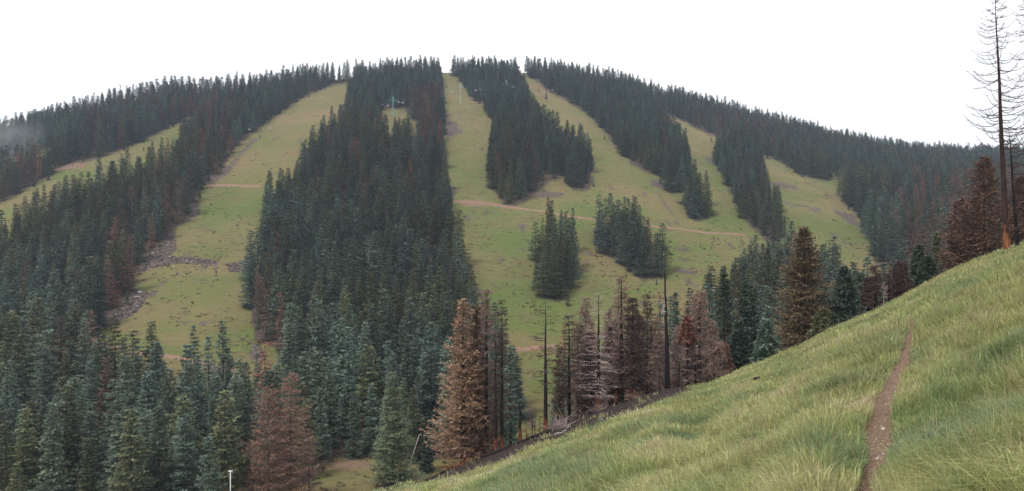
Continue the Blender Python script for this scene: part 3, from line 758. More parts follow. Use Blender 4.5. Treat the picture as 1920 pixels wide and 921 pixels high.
# ------------------------------------------------------------------ particular trees in front
def put(kind, u, vtop, Y=None, vbase=None, **k):
    """on the mountain when vbase is given, else on the near hillside at depth Y"""
    if vbase is not None:
        X, Yd, Z = [float(q) for q in mount(np.array(float(u)), np.array(float(vbase)))]
    else:
        Yd = Y; X = (u - 960) / F * Y; Z = float(near_z(X, Y))
    H = (HZ - vtop) / F * Yd - Z
    return (X, Yd, Z), H
seedc = [500]
def tree(name, u, vtop, label, half, cat='tree', Y=None, vbase=None, style='needles', mat='deep', bark='bark', group=None, lean=0, r0=None, **kw):
    loc, H = put(None, u, vtop, Y, vbase); seedc[0] += 1; rs = np.random.default_rng(seedc[0])
    Rr = half / F * loc[1]; ln = (lean / F * loc[1], 0)
    r = empty(name, loc); tag(r, label, cat, group)
    kw = dict(kw); rb = kw.pop('r0b', None)
    if rb: kw['r0'] = rb
    tm, pts = trunk_mb(rs, H * .985, r0 or H * .013, ln, crooked=.03 if style != 'needles' else 0, top=.02)
    link('trunk', tm.mesh('trunk', True), M[bark], r)
    if style in ('needles', 'both'):
        link('crown', fuzz_mesh('crown', rs, H, Rr, lean=ln, **{k[2:]: v for k, v in kw.items() if k.startswith('c_')}), M[mat], r)
    if style == 'twigs':
        link('branches', twig_mb(rs, H, Rr, lean=ln, **kw).mesh('branches'), M[mat], r)
    elif style == 'both':
        kt = {k[2:]: v for k, v in kw.items() if k.startswith('t_')}
        link('branches', twig_mb(rs, H, Rr, lean=ln, **kt).mesh('branches'), M[kw.get('twig', 'twig_dark')], r)
    return r
nd = dict(c_levels=24, c_nb=15, c_per=80, c_wid=.28, c_power=.85, c_tw=.075, c_zj=.2, c_flat=.3)
soft = dict(c_levels=42, c_nb=14, c_per=64, c_droop=.12, c_up=.3, c_power=.72, c_gap=.12, c_ragged=.42, c_lift=.12, c_tl=.42, c_tw=.055, c_wid=.3, t_levels=30, t_nb=5, t_sub=10, t_subl=.8, t_bush=0, t_subw=.03, t_droop=.1, t_up=.4, t_power=.72, t_cb=.04, t_gap=.15)
DG = 'dead_spruce_tree'
# bottom: reddish-brown pair beside the clearing, lone green spruce, small trees
tree(DG, 503, 722, 'dead reddish-brown spruce at the bottom, left half of the brown pair', 66, 'dead tree', vbase=955, style='both', mat='brick', twig='twig_pink', group='fire-killed spruces in front', **{**soft, 'c_power': .6, 't_power': .6})
tree(DG, 545, 697, 'dead reddish-brown spruce at the bottom, taller right half of the brown pair', 60, 'dead tree', vbase=950, style='both', mat='brick', twig='twig_pink', group='fire-killed spruces in front', **{**soft, 'c_power': .6, 't_power': .6})
tree(DG, 580, 800, 'thin wispy dead spruce right of the reddish-brown pair', 30, 'dead tree', vbase=945, style='twigs', mat='twig_pink', group='fire-killed spruces in front', levels=24, nb=5, sub=14, bush=3, up=.3, cb=.1)
tree('spruce_tree', 737, 692, 'large dense green spruce beside the grassy clearing at bottom centre', 46, vbase=912, mat='fresh', c_levels=26, c_nb=20, c_per=110, c_power=.78, c_cb=.02, c_wid=.28, c_tw=.085, c_tl=.5, c_zj=.2, c_flat=.3)
tree('spruce_tree', 800, 812, 'small dark green spruce left of the tall tan-brown dead spruce', 13, vbase=880, mat='deep', **nd)
# the scorched row along the brow of the hillside
tree(DG, 868, 558, 'big tan-brown dead spruce with full foliage, leftmost on the brow', 56, 'dead tree', Y=77, style='both', mat='tan', bark='black_scar', twig='twig_pink', r0=.36, **soft)
tree(DG, 893, 570, 'slimmer tan-brown dead spruce touching the right of the big tan one', 34, 'dead tree', Y=79, style='both', mat='tan', bark='black_scar', twig='twig_pink', r0=.26, **soft)
tree(DG, 912, 538, 'dead spruce with pinkish top, behind right of the tan-brown pair', 26, 'dead tree', Y=78, style='twigs', mat='twig_pink', bark='black_scar', r0=.3, levels=44, nb=6, sub=11, bush=2, cb=.15)
tree(DG, 941, 558, 'bare dark dead spruce with thin twigs, second trunk right of the tan pair', 26, 'dead tree', Y=76, style='twigs', mat='twig_dark', bark='black_scar', r0=.24, levels=40, nb=6, sub=8, bush=1, cb=.2)
tree('spruce_tree', 925, 625, 'green spruce half hidden behind the bare dark trunks on the brow', 32, Y=96, mat='deep', **nd)
tree('spruce_tree', 957, 640, 'blue-green spruce just right of the bare dark trunks on the brow', 30, Y=100, mat='blue', **nd)
tree(DG, 1023, 563, 'slender black burnt snag with orange foot, alone against the meadow', 34, 'dead tree', Y=75, style='twigs', mat='twig_dark', bark='black_scar', r0=.27, levels=26, nb=4, sub=6, cb=.33, up=.15, droop=.05, power=.35, gap=.35, subl=.7)
tree(DG, 1067, 588, 'thin bare dark spruce right of the lone black snag', 26, 'dead tree', Y=77, style='twigs', mat='twig_dark', bark='black', r0=.26, levels=36, nb=5, sub=7, bush=1, cb=.2, power=.5)
tree(DG, 1048, 640, 'sparse greenish-brown spruce behind the thin bare dark spruce', 22, 'dead tree', Y=92, mat='char_olive', c_levels=30, c_nb=13, c_per=60, c_gap=.3, c_ragged=.4, c_wid=.2)
tree(DG, 1122, 545, 'dead spruce with pale silvery drooping branches and orange foot', 50, 'dead tree', Y=75, style='twigs', mat='twig_pale', bark='black_scar', r0=.26, levels=36, nb=4, sub=8, bush=0, cb=.12, droop=.12, up=.12, power=.85, subl=.8)
tree(DG, 1098, 556, 'pinkish-brown dead spruce left of the silvery-branched one', 36, 'dead tree', Y=84, style='twigs', mat='twig_pink', bark='plum_bark', levels=44, nb=6, sub=11, bush=2, cb=.12, subl=.8, power=.85)
tree(DG, 1165, 516, 'tall pointed purple-brown dead spruce, highest on the brow', 36, 'dead tree', Y=77, style='twigs', mat='twig_pink', bark='black', r0=.36, levels=50, nb=6, sub=10, bush=1, cb=.16, up=.25, droop=.2, subl=.65, power=.9)
tree(DG, 1186, 556, 'dark twiggy dead spruce touching the right of the tall pointed one', 28, 'dead tree', Y=76, style='twigs', mat='twig_dark', bark='black_scar', r0=.34, levels=46, nb=7, sub=11, bush=2, cb=.12)
tree(DG, 1148, 600, 'short dark dead spruce between the silvery and the tall pointed one', 22, 'dead tree', Y=80, style='twigs', mat='twig_dark', bark='black_scar', r0=.24, levels=40, nb=7, sub=10, bush=2)
tree(DG, 1213, 548, 'olive and rust spruce left of the thick black snag', 30, 'dead tree', Y=90, mat='char_olive', bark='plum_bark', c_levels=30, c_nb=13, c_per=60, c_gap=.22, c_ragged=.4, c_power=.7, c_wid=.2)
tree(DG, 1236, 620, 'short pinkish dead spruce just left of the thick black snag', 26, 'dead tree', Y=82, style='twigs', mat='twig_pink', bark='black', levels=32, nb=5, sub=9, bush=2, power=.9)
tree('spruce_tree', 1268, 537, 'narrow green spruce behind the thick black snag', 20, Y=108, mat='deep', **nd)
tree('spruce_tree', 1238, 556, 'small green spruce top left of the thick black snag', 14, Y=115, mat='blue', **nd)
tree(DG, 1289, 592, 'black trunk with a rusty orange top right of the thick snag', 14, 'dead tree', Y=79, mat='rust', bark='black', r0=.24, c_levels=30, c_nb=13, c_per=40, c_cb=.68, c_gap=.3, c_power=.9)
tree(DG, 1311, 542, 'dense pinkish-brown twiggy spruce, right end of the brow row', 40, 'dead tree', Y=79, style='twigs', mat='twig_pink', bark='black', r0=.28, levels=46, nb=6, sub=10, bush=2, cb=.08, subl=.8, power=.9)
tree(DG, 1335, 600, 'low pinkish-brown dead spruce before the green spruces of the brow', 28, 'dead tree', Y=78, style='twigs', mat='twig_pink', bark='black', levels=34, nb=6, sub=9, bush=2, cb=.08, power=.9)
tree('spruce_tree', 1330, 497, 'dark green spruce with narrow top above the pinkish twiggy spruces', 26, Y=112, mat='blue', **nd)
tree('spruce_tree', 1358, 505, 'tall green spruce right of the pinkish twiggy spruces', 38, Y=94, mat='deep', bark='black', **nd)
tree('spruce_tree', 1402, 522, 'broad grey-green spruce on the brow, middle of the green group', 46, Y=86, mat='blue', **nd)
tree('spruce_tree', 1436, 598, 'short bright blue-green spruce on the brow left of the scorched giant', 22, Y=78, mat='blue', **nd)
tree('spruce_tree', 1385, 600, 'low blue-green spruce beneath the broad grey-green spruce', 24, Y=82, mat='blue', **nd)
tree(DG, 1358, 645, 'small rust-orange dead spruce at the foot of the green group', 13, 'dead tree', Y=78, mat='rust', c_levels=30, c_nb=13, c_per=60)
tree('spruce_tree', 1383, 488, 'olive-brown topped spruce standing behind the green group', 22, Y=118, mat='olive', **nd)
tree(DG, 1508, 424, 'huge half-scorched spruce, olive flanks and dark brown middle', 62, 'dead tree', Y=84, style='both', mat='char_olive', bark='black', r0=.34,
     **{**soft, 'c_levels': 50, 'c_nb': 17, 'c_droop': .3, 'c_lift': -.05, 'c_per': 85})
tree('spruce_tree', 1583, 498, 'blue-green spruce right beside the huge half-scorched spruce', 38, Y=82, mat='blue', **nd)
tree('spruce_tree', 1545, 580, 'low pale green spruce between the scorched giant and blue-green spruce', 24, Y=78, mat='olive', **nd)
tree('spruce_tree', 1614, 508, 'slim dark green spruce right of the blue-green one', 24, Y=92, mat='deep', **nd)
tree(DG, 1642, 496, 'black charred snag, left of the short dead group below the trail', 14, 'dead tree', Y=78, style='twigs', mat='twig_dark', bark='black', r0=.22, levels=34, nb=6, sub=8, bush=1, cb=.1, power=.5)
tree(DG, 1667, 500, 'thin black charred pole in the short dead group', 8, 'dead tree', Y=79, style='twigs', mat='twig_dark', bark='black', r0=.17, levels=24, nb=4, sub=5, cb=.2)
tree(DG, 1657, 528, 'small bleached forked dead tree between two charred snags', 7, 'dead tree', Y=76, style='twigs', mat='twig_pale', bark='twig_pale', r0=.06, levels=9, nb=2, sub=1, cb=.3, up=.6, droop=-.5)
tree(DG, 1688, 492, 'purple-brown dead spruce, right end of the short dead group', 20, 'dead tree', Y=82, style='twigs', mat='twig_dark', bark='plum_bark', levels=46, nb=9, sub=14, bush=3, cb=.05)
tree(DG, 1628, 520, 'low scorched spruce, left end of the short dead group', 16, 'dead tree', Y=86, mat='plum', c_levels=30, c_nb=13, c_per=60, c_gap=.15)
tree('spruce_tree', 1722, 455, 'dark green spruce behind the brow right of the dead group', 26, Y=90, mat='deep', **nd)
tree('spruce_tree', 1757, 430, 'green spruce behind the brow left of the tall reddish spruce', 30, Y=100, mat='olive', **nd)
tree('spruce_tree', 1738, 480, 'low green spruce on the brow right of the dead group', 24, Y=82, mat='deep', **nd)
tree(DG, 1845, 292, 'large reddish-brown dead spruce left of the tallest burnt tree', 62, 'dead tree', Y=84, style='both', mat='brick', bark='plum_bark', twig='twig_dark', **{**soft, 'c_power': .7, 't_power': .7})
tree(DG, 1800, 372, 'smaller reddish-brown dead spruce in front of the large one at right', 38, 'dead tree', Y=88, style='both', mat='plum', bark='plum_bark', twig='twig_dark', **soft)
tree(DG, 1913, 330, 'brown dead spruce behind the burnt trees at the right edge', 34, 'dead tree', Y=90, style='both', mat='brick', bark='plum_bark', twig='twig_dark', **soft)
for (u_, v_, y_, h_, m_, l_) in ((1083, 600, 83, 24, 'twig_pink', 'low pinkish dead spruce left behind the pinkish-brown one on the brow'), (1142, 575, 88, 28, 'twig_pink', 'pinkish dead spruce behind the gap right of the silvery one'),
      (1200, 590, 86, 26, 'twig_dark', 'dark dead spruce behind right of the tall pointed one'), (1228, 585, 92, 26, 'twig_pink', 'pinkish dead spruce behind left of the thick black snag'), (1273, 610, 85, 26, 'twig_pink', 'pinkish dead spruce just right of the thick black snag'),
      (1292, 570, 92, 24, 'twig_dark', 'dark dead spruce behind the rusty topped trunk'), (1108, 620, 78, 24, 'twig_dark', 'short dark dead spruce before the silvery one'), (1345, 640, 77, 18, 'twig_pink', 'smallest pinkish dead spruce at the right end of the brow row')):
    tree(DG, u_, v_, l_, h_, 'dead tree', Y=y_, style='twigs', mat=m_, bark='black', levels=36, nb=6, sub=11, bush=2, cb=.08, power=.85, subl=.7)
# tall burnt trees at the right edge
TALL = dict(style='twigs', mat='twig_dark', levels=44, nb=3, sub=10, up=.80, droop=.50, power=.55, gap=.12, subl=.45, r0b=.05, subw=.022, subup=.15, r0_=0)
TALL.pop('r0_')
tree(DG, 1889, -14, 'tallest burnt tree, bare upcurved branches, orange peeled foot', 70, 'dead tree', Y=66, bark='tall_scar', r0=.29, lean=-23, cb=.40, **TALL)
tree(DG, 1931, -30, 'second tall burnt tree cut by the right edge of the photo', 62, 'dead tree', Y=68, bark='plum_bark', r0=.28, lean=-10, cb=.25, **TALL)
tree(DG, 1909, 235, 'thin leaning charred tree between the two tall burnt trees', 24, 'dead tree', Y=67, style='twigs', mat='twig_dark', bark='black', r0=.2, lean=-18, levels=26, nb=4, sub=5, cb=.15, power=.4)

def snag(name, u, vtop, Y, r0, label, bark='black', broken=True, stubs=14, lean=0, wisps=0, cat='dead tree'):
    loc, H = put(None, u, vtop, Y); seedc[0] += 1; rs = np.random.default_rng(seedc[0])
    r = empty(name, loc); tag(r, label, cat, 'burnt snags along the brow')
    ln = (lean / F * Y, 0)
    mb, pts = trunk_mb(rs, H, r0, ln, n=9, seg=16, crooked=.05, top=r0 * (.28 if broken else .1))
    link('trunk', mb.mesh('trunk', True), M[bark], r)
    sb = MB()
    for _ in range(stubs):
        f = rs.uniform(.2, .97); z = H * f; an = rs.uniform(0, 6.28); l = rs.uniform(.2, .9)
        p = np.array((ln[0] * f, 0, z)); q = p + np.array((math.cos(an) * l, math.sin(an) * l, rs.uniform(-.15, .3)))
        sb.tube([p, (p + q) / 2 + (0, 0, -.05), q], [.04, .03, .012], 4, cap=False)
    link('branches', sb.mesh('branches'), M['twig_dark'], r)
    if wisps:
        wb = MB()
        for _ in range(wisps):
            z = H * rs.uniform(.66, .75); an = rs.uniform(2, 5); l = rs.uniform(.3, .8)
            p = np.array((ln[0] * z / H, 0, z)); q = p + np.array((math.cos(an) * l, math.sin(an) * l, -.3 * l)); q2 = q + (0, 0, -.3)
            wb.tube([p, q, q2], [.035, .03, .015], 4, cap=False)
        link('bleached_branches', wb.mesh('bleached_branches'), M['white_wood'], r)
    return r
snag('burnt_snag', 1252, 508, 78, .34, 'thick black burnt snag without crown, spiky broken top', stubs=60, wisps=9, lean=-5)
snag('burnt_snag', 975, 752, 76, .26, 'short broken black snag with orange foot left of the meadow gap', bark='black_scar', stubs=6)
snag('burnt_snag', 929, 640, 75, .22, 'charred trunk between the tan pair and the bare dark spruce', bark='black_scar', stubs=16)
snag('burnt_snag', 1290, 640, 79, .22, 'slim black trunk standing before the pinkish twiggy spruce', stubs=16)
snag('burnt_snag', 1304, 660, 78, .2, 'second slim black trunk before the pinkish twiggy spruce', stubs=12)
snag('burnt_snag', 1324, 670, 78, .16, 'third slim black trunk, rightmost before the pinkish twiggy spruce', stubs=12)
snag('burnt_snag', 1158, 620, 78, .24, 'black trunk with orange foot left under the tall pointed dead spruce', bark='black_scar', stubs=20)
snag('burnt_snag', 1358, 560, 79, .20, 'black trunk in front of the tall green spruce', stubs=12)
for u, vt_, lb in ((987, 790, 'leftmost'), (998, 775, 'second'), (1003, 785, 'third'), (1012, 780, 'rightmost')):
    snag('burnt_snag', u, vt_, 80, .08, '%s of the four spindly dead stems in the meadow gap' % lb, bark='plum_bark', stubs=8)

# fallen wood and the pale brush heap on the burnt strip
def log(name, u0, u1, Y0, Y1, r, label, mat='black', lift=.1, cat='fallen log'):
    p0 = np.array(((u0 - 960) / F * Y0, Y0, 0)); p1 = np.array(((u1 - 960) / F * Y1, Y1, 0))
    o = (p0 + p1) / 2; rs = np.random.default_rng(int(u0)); mb = MB(); pts = []
    for i in range(9):
        p = p0 + (p1 - p0) * i / 8; z = float(near_z(p[0], p[1])) + lift + rs.normal() * .03
        pts.append((p[0] - o[0], p[1] - o[1], z))
    zc = pts[4][2]; pts = [(a, b_, c - zc) for a, b_, c in pts]
    mb.tube(pts, [r * (1 - .4 * i / 8) for i in range(9)], 7)
    ob = link(name, mb.mesh(name, True), M[mat]); ob.location = (o[0], o[1], zc); tag(ob, label, cat, 'charred logs on the brow')
log('fallen_log', 1000, 1065, 72, 74, .22, 'charred log lying at the foot of the lone black snag')
log('fallen_log', 905, 1000, 73, 75, .25, 'long charred log left of the lone black snag')
log('fallen_log', 1090, 1175, 74, 76, .28, 'charred log at the foot of the silvery dead spruce')
log('fallen_log', 1170, 1230, 75, 76, .16, 'thin charred log below the thick black snag')
log('fallen_log', 1284, 1355, 77, 79, .10, 'long thin charred pole lying across the slim black trunks', lift=2.2)
log('fallen_log', 760, 850, 71, 73, .12, 'thin dark log left of the tan-brown spruce')
log('fallen_log', 1382, 1412, 45, 43, .07, 'dark stick half buried in the grassy slope, middle of the hillside', lift=.28)
log('fallen_log', 1413, 1424, 42, 41.5, .08, 'short dark stick at the upper end of the half buried one', lift=.30)
log('fallen_log', 1040, 1062, 56, 55, .05, 'pale bleached branch lying on grass below the burnt strip', mat='white_wood', lift=.3)
log('fallen_log', 1062, 1070, 55, 58, .04, 'small forked bleached branch tip on grass below the burnt strip', mat='white_wood', lift=.45)
def brush(name, u, Y, size, cnt, label, mat, cat='dead brush', up=.5, r=.03):
    x = (u - 960) / F * Y; loc = (x, Y, float(near_z(x, Y))); rs = np.random.default_rng(int(u) + 5); mb = MB()
    for _ in range(cnt):
        an = rs.uniform(0, 6.28); l = size * rs.uniform(.4, 1); el = rs.uniform(.1, 1) * up
        p = np.array((rs.normal() * size * .25, rs.normal() * size * .25, 0)); pts = [p]
        d = np.array((math.cos(an), math.sin(an), el))
        for k in range(3): d = d + rs.normal(size=3) * .25; pts.append(pts[-1] + d * l / 3)
        mb.tube(pts, [r, r * .8, r * .6, r * .3], 3, rs.random(), cap=False)
    o = link(name, mb.mesh(name), M[mat]); o.location = loc; tag(o, label, cat)
brush('dead_brush', 1050, 72, 1.9, 90, 'tangled pale heap of dead branches right of the lone black snag', 'twig_pale', up=1.0)
brush('dead_shrub', 738, 60, 1.6, 34, 'small bare dark shrub on the grass at the bottom edge', 'twig_dark', up=1.1)
brush('dead_brush', 1125, 73, 1.3, 60, 'low brown brush heap at the foot of the silvery dead spruce', 'twig_pink', up=.5)
brush('dead_brush', 1198, 75, 1.5, 60, 'low pinkish brush heap at the foot of the tall pointed spruce', 'twig_pink', up=.5)
brush('dead_brush', 1085, 73.5, 1.2, 40, 'dark brush heap right of the pale tangled heap', 'twig_dark', up=.5)
brush('dead_brush', 850, 72.5, 1.6, 70, 'dark brown brush under the big tan-brown dead spruce', 'plum_bark', up=.6)

# two pale poles among the trees at the bottom
def pole(name, u, vb, vt_, label, lean=0, r=.16, mat='white_paint', cat='pole'):
    X, Yd, Z = [float(q) for q in mount(np.array(float(u)), np.array(float(vb)))]
    H = (HZ - vt_) / F * Yd - Z; L = lean / F * Yd
    rt = empty(name, (X, Yd, Z)); tag(rt, label, cat); mb = MB()
    mb.tube([(0, 0, -.5), (L * .5, 0, H * .5), (L, 0, H)], [r, r * .9, r * .75], 8); link('shaft', mb.mesh('shaft', True), M[mat], rt)
    cb = MB(); cb.tube([(L, 0, H), (L + .15, 0, H + .12), (L + .5, 0, H + .1)], [r * .9, r * .9, r * .6], 6) if lean else cb.box((-.34, -.12, H), (.34, .12, H + .22))
    link('cap', cb.mesh('cap'), M[mat], rt)
pole('pole', 432, 990, 885, 'straight thin white pole at the bottom edge left of the brown pair', r=.11)
pole('dead_pole', 763, 885, 816, 'leaning bleached trunk between green spruce and tan-brown spruce', lean=23, r=.11, mat='white_wood', cat='dead trunk')

# ------------------------------------------------------------------ chair lift
def lift_tower(u, vb, vt_, label, mat='teal'):
    X, Yd, Z = [float(q) for q in mount(np.array(float(u)), np.array(float(vb)))]
    H = (HZ - vt_) / F * Yd - Z; rt = empty('lift_tower', (X, Yd, Z), R(8)); tag(rt, label, 'lift tower', 'towers of the chair lift')
    a = MB(); a.tube([(0, 0, -.5), (0, 0, H * .5), (0, 0, H)], [.42, .36, .28], 8); link('mast', a.mesh('mast', True), M[mat], rt)
    a = MB(); a.box((-3.1, -.2, H * .80), (3.1, .2, H * .80 + .42)); link('crossarm', a.mesh('crossarm'), M[mat], rt)
    for s_ in (-1, 1):
        a = MB(); a.box((s_ * 2.9 - .12, -1.3, H * .80 - .45), (s_ * 2.9 + .12, 1.3, H * .80 - .15))
        for q in range(4): a.tube([(s_ * 2.9 - .1, -1.1 + q * .73, H * .80 - .5), (s_ * 2.9 + .1, -1.1 + q * .73, H * .80 - .5)], [.2, .2], 8)
        link('sheave_bar', a.mesh('sheave_bar'), M['steel'], rt)
    a = MB(); a.box((-.12, -.5, H), (.12, .5, H + .15)); a.tube([(0, 0, H), (-1.5, 0, H * .88)], [.08, .08], 5); a.tube([(0, 0, H), (1.5, 0, H * .88)], [.08, .08], 5)
    link('lifting_frame', a.mesh('lifting_frame'), M[mat], rt)
    return np.array((X, Yd, Z + H * .78))
T1 = lift_tower(737, 217, 181, 'turquoise lift tower in the small clearing of the centre forest')
T2 = lift_tower(863, 196, 157, 'pale grey-green lift tower on the summit ski run', 'steel')
T3 = lift_tower(949, 186, 150, 'pale lift tower rising from the trees of the summit strip', 'steel')
T0 = lift_tower(415, 268, 238, 'lift tower hidden at the edge of the upper left forest', 'steel')
T4 = lift_tower(1092, 178, 160, 'last lift tower in the right centre strip', 'steel')
def cable(pts, label):
    mb = MB(); P = []
    for a_, b_ in zip(pts[:-1], pts[1:]):
        for k in range(8):
            s_ = k / 8; P.append(a_ + (b_ - a_) * s_ + np.array((0, 0, -4 * s_ * (1 - s_) * np.linalg.norm(b_ - a_) * .018)))
    P.append(pts[-1]); o = P[0].copy(); mb.tube([p - o for p in P], [.022] * len(P), 4); ob = link('lift_cable', mb.mesh('lift_cable'), M['steel']); ob.location = o
    tag(ob, label, 'cable', 'cables of the chair lift'); return P
off = np.array((2.9, .4, 0))
CA = cable([T0 - off, T1 - off, T2 - off, T3 - off, T4 - off], 'thin lift cable on the left ends of the tower arms')
CB = cable([T0 + off, T1 + off, T2 + off, T3 + off, T4 + off], 'thin lift cable on the right ends of the tower arms')
def lift_chair(p, label):
    rt = empty('lift_chair', p, R(random.uniform(-15, 15))); tag(rt, label, 'lift chair', 'chairs hanging on the lift cable')
    a = MB(); a.tube([(0, 0, 0), (0, .1, -.9), (0, .35, -1.6)], [.06, .06, .06], 5); link('hanger', a.mesh('hanger'), M['steel'], rt)
    a = MB(); a.box((-1, -.15, -2.35), (1, .35, -2.22)); link('seat', a.mesh('seat'), M['chair'], rt)
    a = MB(); a.box((-1, .33, -2.25), (1, .42, -1.55)); link('backrest', a.mesh('backrest'), M['chair'], rt)
    for s_ in (-1, 1):
        a = MB(); a.tube([(s_ * 1.02, .38, -1.6), (s_ * 1.02, -.2, -1.8), (s_ * 1.02, -.2, -2.3)], [.045] * 3, 5); link('armrest', a.mesh('armrest'), M['steel'], rt)
def on(Pl, u):
    for a_, b_ in zip(Pl[:-1], Pl[1:]):
        ua, ub = 960 + F * a_[0] / a_[1], 960 + F * b_[0] / b_[1]
        if ua <= u <= ub: return a_ + (b_ - a_) * (u - ua) / (ub - ua)
for Pl, u, lb in ((CA, 716, 'lift chair, farthest left of the turquoise tower'), (CB, 727, 'lift chair just left of the turquoise tower'), (CA, 747, 'lift chair just right of the turquoise tower'), (CB, 755, 'lift chair, second right of the turquoise tower'),
                  (CA, 847, 'lift chair over the summit run left of the grey tower'), (CB, 892, 'lift chair right of the summit run, lower of the two'), (CA, 900, 'lift chair right of the summit run, upper of the two'), (CB, 962, 'lift chair right of the tower on the summit strip'),
                  (CB, 936, 'lift chair left of the tower on the summit strip'), (CA, 467, 'pale lift chair at the edge of the upper left forest'), (CB, 505, 'pale lift chair above the left ski run'), (CB, 1028, 'pale lift chair before the right centre strip'), (CA, 1036, 'second pale lift chair before the right centre strip')):
    p = on(Pl, u)
    if p is not None: lift_chair(p, lb)

# ------------------------------------------------------------------ low brush and stones on the ski runs
def scatter_small(name, count, shape, lo, hi, mat, label, cat, area=None, stretch=1.0):
    Vs, Fs, at = [], [], []; base = 0
    uu = rng.uniform(-60, 1800, count * 4); t_ = rng.uniform(0, 1, count * 4); v_ = VT(uu) + t_ * (VB(uu) - VT(uu))
    ok = stand_of(uu, v_) < 0
    if area is not None: ok &= area(uu, v_)
    uu, v_ = uu[ok][:count], v_[ok][:count]; X_, Y_, Z_ = mount(uu, v_)
    sv, sf = shape
    for i in range(len(uu)):
        s_ = rng.uniform(lo, hi); a_ = rng.uniform(0, 6.28); c_, d_ = math.cos(a_), math.sin(a_)
        w_ = sv * (1 + rng.normal(0, .22, sv.shape)); w_ = w_ * s_ * np.array((stretch, 1, 1))
        Vs.append(np.stack([w_[:, 0] * c_ - w_[:, 1] * d_ * .8 + X_[i], w_[:, 0] * d_ * .5 + w_[:, 1] * c_ + Y_[i], w_[:, 2] + Z_[i]], -1)); Fs.append(sf + base); base += len(sv); at += [rng.random()] * len(sv)
    o = link(name, fast_mesh(name, np.concatenate(Vs), [np.concatenate(Fs)], {'var': np.array(at)}), mat)
    tag(o, label, cat, kind='stuff')
def lump():
    V_ = []; F_ = []
    for k in range(6): V_.append((math.cos(k * 1.047), math.sin(k * 1.047), -.15))
    for k in range(6): V_.append((.75 * math.cos(k * 1.047 + .5), .75 * math.sin(k * 1.047 + .5), .38))
    V_.append((0, 0, .62))
    for k in range(6):
        j = (k + 1) % 6; F_ += [(k, j, 6 + k), (j, 6 + j, 6 + k), (6 + k, 6 + j, 12)]
    return np.array(V_, float), np.array(F_)
def tuft():
    V_ = []; F_ = []; r_ = np.random.default_rng(5)
    for k in range(12):
        a_ = r_.uniform(0, 6.28); p = np.array((r_.normal() * .3, r_.normal() * .3, 0)); q = p + (math.cos(a_) * .4, math.sin(a_) * .4, r_.uniform(.35, .8)); b_ = len(V_)
        V_ += [tuple(p + (.18, 0, 0)), tuple(p - (.18, 0, 0)), tuple(q)]; F_.append((b_, b_ + 1, b_ + 2))
    return np.array(V_, float), np.array(F_)
mt, t, b = material('dark_heather_brush', .95, .05)
t.links.new(mix(t, attr(t, 'var').outputs['Fac'], (.09, .095, .05), (.17, .14, .085)), b.inputs['Base Color'])
clump = lambda u_, v_: fbm(u_ / 22, v_ / 9, 91, 3) > .545
scatter_small('brush', 9000, tuft(), .25, .8, mt, 'dark low brush and tufts dotted over the grassy ski runs', 'brush', clump, 1.7)
scatter_small('brush_patches', 600, lump(), .2, .5, mt, 'low dark shrubs in streaks over the grassy ski runs', 'brush', clump, 2.2)
def in_scree(u_, v_):
    r_ = np.zeros(len(u_), bool)
    for p in SCREE[:5] + SCREE[9:10]: r_ |= inpoly(u_, v_, p)
    return r_ | (inpoly(u_, v_, [(250, 480), (480, 480), (480, 520), (250, 520)]) & (rng.random(len(u_)) < .10))
def many_scree():
    global rng
    Vs, Fs, at = [], [], []; base = 0; sv, sf = lump()
    uu = rng.uniform(200, 490, 9000); v_ = rng.uniform(360, 620, 9000); ok = in_scree(uu, v_) & (stand_of(uu, v_) < 0); uu, v_ = uu[ok], v_[ok]
    X_, Y_, Z_ = mount(uu, v_)
    for i in range(len(uu)):
        s_ = rng.uniform(.25, .8) * (1.3 if rng.random() < .1 else .8); w_ = sv * (1 + rng.normal(0, .25, sv.shape)) * s_
        Vs.append(w_ + (X_[i], Y_[i], Z_[i])); Fs.append(sf + base); base += len(sv); at += [rng.random()] * len(sv)
    m_, t_, b_ = material('mixed_scree_stone', .9, .1)
    t_.links.new(ramp(t_, attr(t_, 'var').outputs['Fac'], [(.0, (.07, .052, .05)), (.65, (.11, .085, .078)), (.92, (.17, .14, .13)), (.99, (.38, .36, .34))]), b_.inputs['Base Color'])
    tag(link('scree', fast_mesh('scree', np.concatenate(Vs), [np.concatenate(Fs)], {'var': np.array(at)}), m_), 'purple-grey scree stones in a band across the left ski run', 'scree', kind='stuff')
many_scree()

